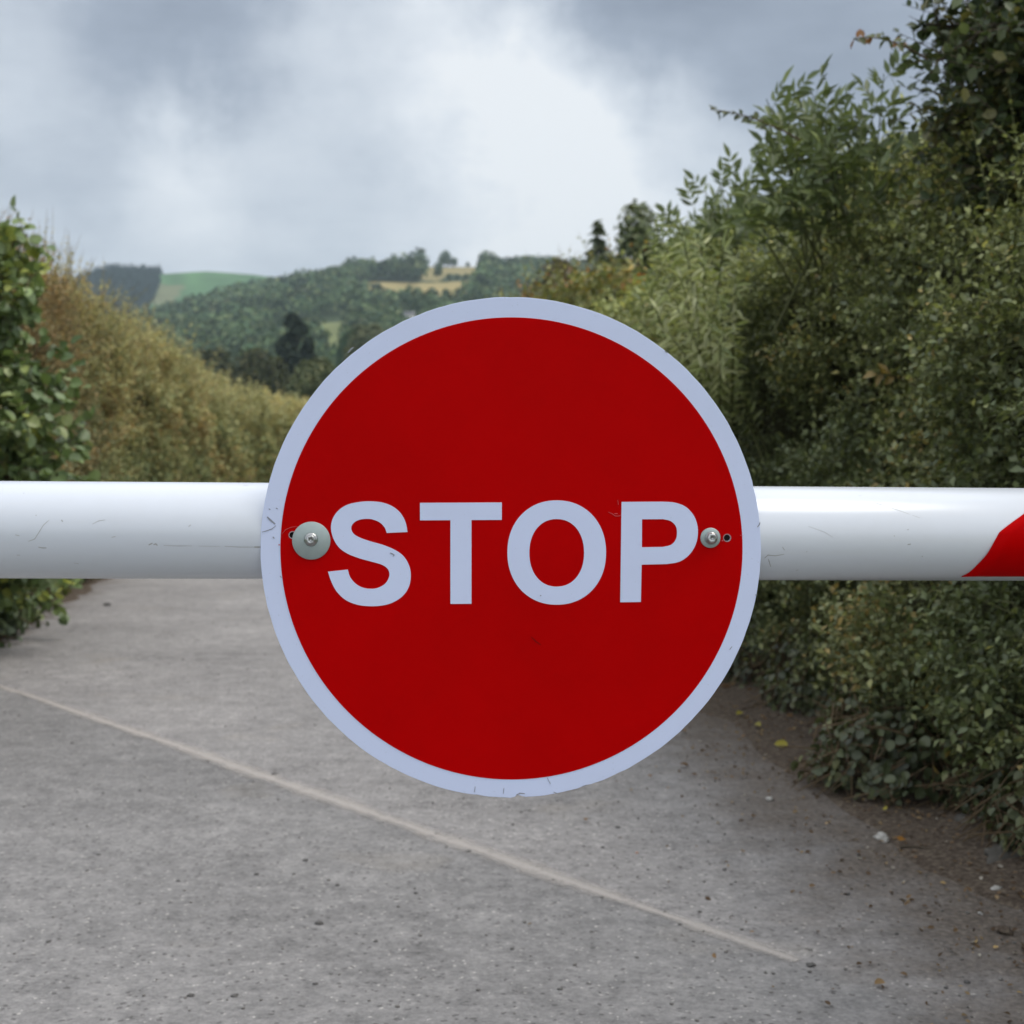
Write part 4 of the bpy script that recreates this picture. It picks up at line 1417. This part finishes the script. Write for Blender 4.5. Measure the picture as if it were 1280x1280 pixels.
def cyl_np(x0, x1, r, n=96, caps=True):
    a = np.linspace(0, 2 * math.pi, n, endpoint=False)
    ring = np.stack([np.zeros(n), np.cos(a) * r, np.sin(a) * r], -1)
    V = np.concatenate([ring + [x0, 0, 0], ring + [x1, 0, 0]])
    k = np.arange(n)
    q = np.stack([k, (k + 1) % n, n + (k + 1) % n, n + k], -1)
    return V, q, [k[None, ::-1], (k + n)[None]]


V, q, caps = cyl_np(-2.35, 1.95, RP)
me = mesh_np('pole', V, [q] + caps)
me.polygons.foreach_set('use_smooth', np.array([True] * len(q) + [False] * 2))
link('pole', me, M_PIPE, barrier)

pxm = plen / 1280                # metres along the pole per photo column


def px_arm(px):                  # perspective-true position along the arm of a photo column
    d = ray(px, 665)
    # intersect the vertical plane through the pole axis
    nrm = fwd
    tcam = np.dot(mid_p - np.array([0, 0, EYE]) - fwd * RP * .95, nrm) / np.dot(d, nrm)
    return float(np.dot(np.array([0, 0, EYE]) + d * tcam - mid_p, axis))


def py_ang(px, py):              # angle on the pole, 0 facing the camera, + up
    c_ = 662 + 6 * px / 1280
    r_ = 61 - 3 * px / 1280
    return math.asin(max(-.999, min(.999, (c_ - py) / r_)))


def arm_pt(x, ang, r):
    return np.stack([x, -np.cos(ang) * r, np.sin(ang) * r], -1)


# the red band: a sheet wrapped round the pole, its corner cut on a slant
edge = [(1217, 723.5), (1213, 718), (1219, 713), (1226, 702), (1234, 689), (1241, 675), (1248, 662), (1262, 652), (1280, 641), (1300, 628), (1320, 618), (1340, 612), (1352, 610.2)]
ea = np.array([py_ang(a, b_) for a, b_ in edge])
ex = np.array([px_arm(a) for a, _ in edge])
ang = np.concatenate([np.linspace(ea[1], ea[-1], 60), np.linspace(ea[-1] + .05, math.pi * .9, 20)])
xl = np.interp(ang, ea[1:], ex[1:])
bottom = np.array([ea[0] * .5 + ea[1] * .5])
ncol = 14
UU = np.linspace(0, 1, ncol)
X = xl[:, None] * (1 - UU) + (xl[:, None] * .15 + (ex[-1] + .19) * .85) * UU
A2 = np.repeat(ang[:, None], ncol, 1)
lift_ = RP + .0006 + .0022 * np.exp(-UU * 22) * vnoise(np.stack([A2 * 3, A2 * 0, A2 * 0], -1))
V = arm_pt(X, A2, lift_)
fl = grid_faces(len(ang), ncol)
me = mesh_np('red_band', V.reshape(-1, 3), [fl[:, ::-1]], smooth=True)
rb = link('red_band', me, M_RED, barrier)
sm = rb.modifiers.new('thick', 'SOLIDIFY')
sm.thickness = .0008
sm.offset = 1


def arm_ribbon(name, pts, wpx, mat):
    a = np.array([(px_arm(x), py_ang(x, y)) for x, y in pts])
    n = len(a)
    wv_ = np.array([wpx * .75 * (.3 + .7 * math.sin(math.pi * (i + .5) / n)) for i in range(n)]) * .00048
    d = np.gradient(np.stack([a[:, 0], a[:, 1] * RP], -1), axis=0)
    d = d / np.maximum(np.linalg.norm(d, axis=1, keepdims=True), 1e-9)
    nx, na = -d[:, 1], d[:, 0]
    x2 = np.stack([a[:, 0] + nx * wv_, a[:, 0] - nx * wv_], 1)
    a2 = np.stack([a[:, 1] + na * wv_ / RP, a[:, 1] - na * wv_ / RP], 1)
    V = arm_pt(x2, a2, RP + .0002).reshape(-1, 3)
    return link(name, mesh_np(name, V, [grid_faces(n, 2)]), mat, barrier)


for pts, wpx in [([(36, 673), (44, 670), (50, 661), (55, 653), (62, 647)], 1.2), ([(48, 680), (53, 681), (58, 681)], 2.0), ([(77, 647), (79, 649)], 2.2), ([(20, 665), (25, 666)], 1.2),
                 ([(186, 677.5), (189, 676), (191, 675)], 2.2), ([(192, 677), (195, 676), (197, 678)], 2.6), ([(205, 678), (222, 678.6), (240, 678.5)], .8), ([(248, 678.7), (262, 678.9), (275, 679)], .6), ([(281, 679), (300, 680), (318, 680)], 1.0), ([(318, 680), (322, 680), (326, 680)], 3.2),
                 ([(236, 655), (239, 653)], 1.4), ([(140, 668), (145, 667)], 1.2), ([(116, 652), (124, 648), (132, 647)], .9), ([(957, 694), (961, 690), (970, 691), (981, 689)], 1.5),
                 ([(962, 695), (964, 699), (967, 705)], 1.2), ([(978, 680), (981, 684)], 1.2), ([(1080, 618), (1100, 628), (1125, 636), (1150, 645)], .7), ([(1134, 677), (1138, 676.5)], 2.0),
                 ([(300, 606), (306, 606)], 1.2), ([(1133, 659), (1135, 659)], 1.4), ([(1010, 655), (1030, 662), (1040, 668)], .6), ([(1000, 710), (1003, 709)], 1.2), ([(90, 700), (96, 701)], 1.0), ([(20, 690), (24, 690)], 1.2)]:
    arm_ribbon('scuff_mark', pts, wpx, M_PSCUFF)

# ------------------------------------------------------------------ the stop sign
SPX = 1.80 / F                   # metres per photo pixel on the sign's face
sc_c = at(638.5, 684.5, 1.80)
sign = empty('stop_sign', sc_c)
sx, sz = axis.copy(), -fwd
syv = np.cross(sz, sx)
Mx = Matrix(((sx[0], syv[0], sz[0]), (sx[1], syv[1], sz[1]), (sx[2], syv[2], sz[2])))
sign.rotation_euler = Mx.to_euler()
tag(sign, 'round red sign with white rim reading STOP bolted to the barrier pole', 'sign')


def loc(px, py):                 # a photo point on the plane of the sign's face
    d = ray(px, py)
    eye = np.array([0, 0, EYE])
    hit = eye + d * (np.dot(sc_c - eye, sz) / np.dot(d, sz)) - sc_c
    return (float(np.dot(hit, sx)), float(np.dot(hit, syv)))


def flat_shape(name, loops, z0, z1, mat, parent, bevel=0.0):
    """flat sheet with holes from closed outlines"""
    cu = bpy.data.curves.new(name, 'CURVE')
    cu.dimensions = '2D'
    cu.fill_mode = 'BOTH'
    cu.extrude = (z1 - z0) / 2 - bevel
    cu.bevel_depth = bevel
    cu.bevel_resolution = 1
    for pts in loops:
        sp_ = cu.splines.new('POLY')
        sp_.points.add(len(pts) - 1)
        for p_, (x, y) in zip(sp_.points, pts):
            p_.co = (x, y, 0, 1)
        sp_.use_cyclic_u = True
    ob = bpy.data.objects.new(name + '_curve', cu)
    COL.objects.link(ob)
    dg = bpy.context.evaluated_depsgraph_get()
    me = bpy.data.meshes.new_from_object(ob.evaluated_get(dg))
    bpy.data.objects.remove(ob)
    bpy.data.curves.remove(cu)
    me.name = name
    o = link(name, me, mat, parent)
    o.location = (0, 0, (z0 + z1) / 2)
    return o


def circle(px, py, r, n=160, rag=0.0, seed=1):
    rg = np.random.default_rng(seed)
    a = np.linspace(0, 2 * math.pi, n, endpoint=False)
    rr = np.full(n, float(r))
    if rag:
        rr = rr * (1 + rag * (vnoise(np.stack([np.cos(a) * 30, np.sin(a) * 30, a * 0], -1)) - .5))
    return [loc(px + math.cos(t_) * q_, py - math.sin(t_) * q_) for t_, q_ in zip(a, rr)]


def smooth_loop(segs):
    """segs: list of point lists; each smoothed open, joined with sharp corners"""
    out = []
    for pts in segs:
        P = np.array(pts, float)
        if len(P) < 3:
            out += [tuple(q_) for q_ in P]
            continue
        Q = np.vstack([2 * P[0] - P[1], P, 2 * P[-1] - P[-2]])
        for i in range(1, len(Q) - 2):
            for k in range(6):
                t_ = k / 6
                p0, p1, p2, p3 = Q[i - 1], Q[i], Q[i + 1], Q[i + 2]
                out.append(tuple(.5 * ((2 * p1) + (-p0 + p2) * t_ + (2 * p0 - 5 * p1 + 4 * p2 - p3) * t_ ** 2 + (-p0 + 3 * p1 - 3 * p2 + p3) * t_ ** 3)))
        out.append(tuple(P[-1]))
    return out


HOLES = [(908.8, 672.3, 4.3), (365.6, 668.8, 4.2)]
plate_rim = circle(638.3, 684.2, 312.4, 420, .0022, 3)
# a nick bitten out of the lower rim
plate_rim = [(x, y) for x, y in plate_rim]
for i, (x, y) in enumerate(plate_rim):
    if y < 0:
        dxp = x / SPX + 638.5
        bite = 3.2 * math.exp(-((dxp - 651) / 4.5) ** 2) + 1.2 * math.exp(-((dxp - 735) / 5) ** 2) + .8 * math.exp(-((dxp - 600) / 6) ** 2)
        plate_rim[i] = (x, y + bite * SPX)
flat_shape('plate', [plate_rim] + [circle(a, b_, r_, 28) for a, b_, r_ in HOLES], -.0028, 0, M_SHEET, sign, .0004)
flat_shape('red_face', [circle(639.3, 685.5, 288.8, 320)] + [circle(a, b_, r_ - .2, 28) for a, b_, r_ in HOLES], -.0004, .0004, M_RED, sign)
for a, b_, r_ in HOLES:
    flat_shape('screw_hole', [circle(a, b_, r_ - .1, 24)], -.0022, -.0012, M_HOLE, sign)
    flat_shape('hole_rim', [circle(a, b_, r_ + .8, 24), circle(a, b_, r_ - .3, 24)], -.0003, .00062, M_RIM, sign)

zS = lambda pts: [loc(320 + x / 5.3333, 620 + y / 5.3333) for x, y in pts]
S_segs = [zS([(1010, 240), (872, 246)]),
          zS([(872, 246), (856, 207), (820, 173), (762, 153), (700, 156), (655, 176), (635, 210), (648, 248), (690, 276), (760, 301), (850, 327), (930, 361), (987, 405), (1021, 465), (1032, 530), (1019, 605), (976, 668), (906, 712), (835, 730),
              (760, 734), (680, 725), (602, 695), (541, 640), (502, 570), (480, 504)]),
          zS([(480, 504), (612, 490)]),
          zS([(612, 490), (627, 538), (660, 580), (706, 608), (760, 618), (815, 611), (865, 580), (889, 530), (879, 487), (840, 458), (770, 437), (690, 415), (611, 384), (555, 344), (517, 285), (500, 215), (511, 153), (546, 100), (600, 62), (672, 42), (755, 35),
              (840, 43), (910, 69), (965, 115), (997, 175), (1010, 240)])]
ZL0, ZL1 = .0001, .0009
flat_shape('letter', [smooth_loop(S_segs)], ZL0, ZL1, M_SHEET, sign)['label'] = 'white letter S'
flat_shape('letter', [[loc(*q_) for q_ in [(525, 628.5), (627.2, 628), (627.2, 649.8), (589.3, 650), (589.3, 754.6), (563, 754.8), (563, 650.2), (525, 650.4)]]], ZL0, ZL1, M_SHEET, sign)['label'] = 'white letter T'


def sup(cx, cy, rx, ry, e=2.25, n=120):
    out = []
    for k in range(n):
        a = 2 * math.pi * k / n
        ca, sa = math.cos(a), math.sin(a)
        out.append(loc(cx + rx * math.copysign(abs(ca) ** (2 / e), ca), cy + ry * math.copysign(abs(sa) ** (2 / e), sa)))
    return out


flat_shape('letter', [sup(695.8, 690.6, 61.6, 65.2, 2.12), sup(695.8, 691.0, 34.2, 42.2, 2.15)], ZL0, ZL1, M_SHEET, sign)['label'] = 'white letter O'
zP = lambda pts: [loc(760 + x / 6.4, 600 + y / 6.4) for x, y in pts]
flat_shape('letter', [smooth_loop([zP([(97, 978), (108, 175)]), zP([(108, 175), (440, 173)]), zP([(440, 173), (535, 181), (620, 214), (682, 280), (711, 350), (718, 422), (706, 500), (671, 570), (620, 624), (558, 657), (470, 672)]),
                                   zP([(470, 672), (268, 677)]), zP([(268, 677), (262, 975)])]),
                      smooth_loop([zP([(271, 314), (440, 313)]), zP([(440, 313), (500, 328), (540, 367), (551, 422), (540, 478), (503, 518), (440, 535)]), zP([(440, 535), (270, 538)])])], ZL0, ZL1, M_SHEET, sign)['label'] = 'white letter P'


def lathe_np(prof, n=48):
    a = np.linspace(0, 2 * math.pi, n, endpoint=False)
    V = np.concatenate([np.stack([np.cos(a) * r_, np.sin(a) * r_, np.full(n, z_)], -1) for r_, z_ in prof])
    k = np.arange(n)
    q = np.concatenate([np.stack([i * n + k, i * n + (k + 1) % n, (i + 1) * n + (k + 1) % n, (i + 1) * n + k], -1) for i in range(len(prof) - 1)])
    return V, q


def bolt(px, py, wr, dx, dy, fr, hr, rot):
    x, y = loc(px, py)
    W_ = wr * SPX
    V, q = lathe_np([(W_ - .0002, .0003), (W_, .0008), (W_, .0022), (W_ - .0006, .0028), (fr * SPX * .5, .0029)], 72)
    wa = link('washer', mesh_np('washer', V, [q]), M_ZINC, sign)
    wa.location = (x, y, 0)
    f = fr * SPX
    V1, q1 = lathe_np([(f, .0028), (f, .0038), (f * .85, .0050), (hr * SPX * .9, .0056)], 40)
    h = hr * SPX
    a = np.arange(6) * math.pi / 3 + rot
    hv = []
    for r_, z_ in ((h, .0050), (h, .0098), (h * .86, .0110), (h * .42, .0110), (h * .38, .0088)):
        hv.append(np.stack([np.cos(a) * r_, np.sin(a) * r_, np.full(6, z_)], -1))
    V2 = np.concatenate(hv + [np.array([[0, 0, .0086]])])
    k = np.arange(6)
    q2 = np.concatenate([np.stack([i * 6 + k, i * 6 + (k + 1) % 6, (i + 1) * 6 + (k + 1) % 6, (i + 1) * 6 + k], -1) for i in range(4)])
    tri = np.stack([24 + k, 24 + (k + 1) % 6, np.full(6, 30)], -1)
    Vv = np.concatenate([V1, V2])
    bo = link('bolt', mesh_np('bolt', Vv, [q1, q2 + len(V1), tri + len(V1)]), M_BOLT, wa)
    bo.location = (dx * SPX, -dy * SPX, 0)


bolt(389.2, 675.7, 23.6, -.3, -1.6, 8.6, 6.6, .3)
bolt(887.7, 672.2, 12.8, .6, 0, 8.2, 7.0, .1)


def sign_ribbon(name, pts, wpx, mat, z):
    P = np.array([loc(*q_) for q_ in pts])
    n = len(P)
    d = unit(np.gradient(P, axis=0))
    nrm = np.stack([-d[:, 1], d[:, 0]], -1)
    hw_ = np.array([wpx * (.25 + .75 * math.sin(math.pi * (i + .5) / n)) for i in range(n)])[:, None] * SPX / 2
    L2 = [tuple(q_) for q_ in P + nrm * hw_] + [tuple(q_) for q_ in (P - nrm * hw_)[::-1]]
    return flat_shape(name, [L2], z - .0002, z + .0002, mat, sign)


for pts, wpx in [([(334, 646), (338, 650), (344, 655)], 2.4), ([(327.5, 665), (333, 663.5), (340, 661), (345, 657)], 1.1), ([(341, 671), (343, 673)], 1.6), ([(336, 636), (338, 637)], 1.3), ([(345, 635), (347, 636)], 1.4),
                 ([(946.5, 659), (949, 656), (950, 653)], 1.4), ([(944, 744), (946.5, 743)], 1.4), ([(645, 994), (650, 991.5), (656, 992)], 1.6), ([(435, 441), (439, 436), (442, 434)], 1.8), ([(630, 985), (629, 992)], .9),
                 ([(684, 972), (688, 980)], .7), ([(692, 990), (697, 992)], 1.2), ([(728, 983), (734, 981)], 1.1), ([(594, 983), (593, 990)], .8), ([(831, 439), (834, 441)], 1.6), ([(912, 812), (915, 808)], .9), ([(350, 720), (352, 722)], 1.2)]:
    sign_ribbon('scratch', pts, wpx, M_SCUFF, .0002)
for pts, wpx in [([(760, 640), (765, 642), (769, 645), (774, 645), (777, 643)], .9), ([(768, 642), (772, 642)], 1.3), ([(772, 625), (773, 631)], .8), ([(352, 668), (357, 662), (364, 659), (371, 658)], .6), ([(348, 681), (350, 681)], 1.3),
                 ([(902, 676), (904, 675.5)], 2.0), ([(925, 669), (928, 670)], 1.2)]:
    sign_ribbon('scratch', pts, wpx, M_LSCR, .00055)
for pts, wpx in [([(487.5, 691), (490, 692), (493, 693.5)], 1.6), ([(491, 695), (493, 694)], 1.0), ([(675, 744), (676.5, 744.5)], 1.6)]:
    sign_ribbon('scratch', pts, wpx, M_SCUFF, .0011)
sign_ribbon('scratch', [(664, 796), (670, 802), (676, 806)], .8, M_HOLE, .00055)

# ------------------------------------------------------------------ haze
hz0 = box_np((0, 1700, 160), (9000, 5600, 330))
hm, t = mat_new('valley_haze')
pv = t.n('ShaderNodeVolumePrincipled', {'Color': (.72, .88, 1.0, 1), 'Density': .00017, 'Anisotropy': .2})
t.n('ShaderNodeOutputMaterial', {1: pv.outputs[0]})
hz = link('haze', mesh_np('haze', hz0[0], [hz0[1]]), hm)
tag(hz, 'thin blue summer haze softening the far hills', 'haze', kind='stuff')

sc.cycles.max_bounces = 6
sc.cycles.diffuse_bounces = 3
sc.cycles.glossy_bounces = 2
sc.cycles.transmission_bounces = 3
sc.cycles.transparent_max_bounces = 4
sc.cycles.volume_bounces = 0
sc.cycles.sample_clamp_indirect = 4.0
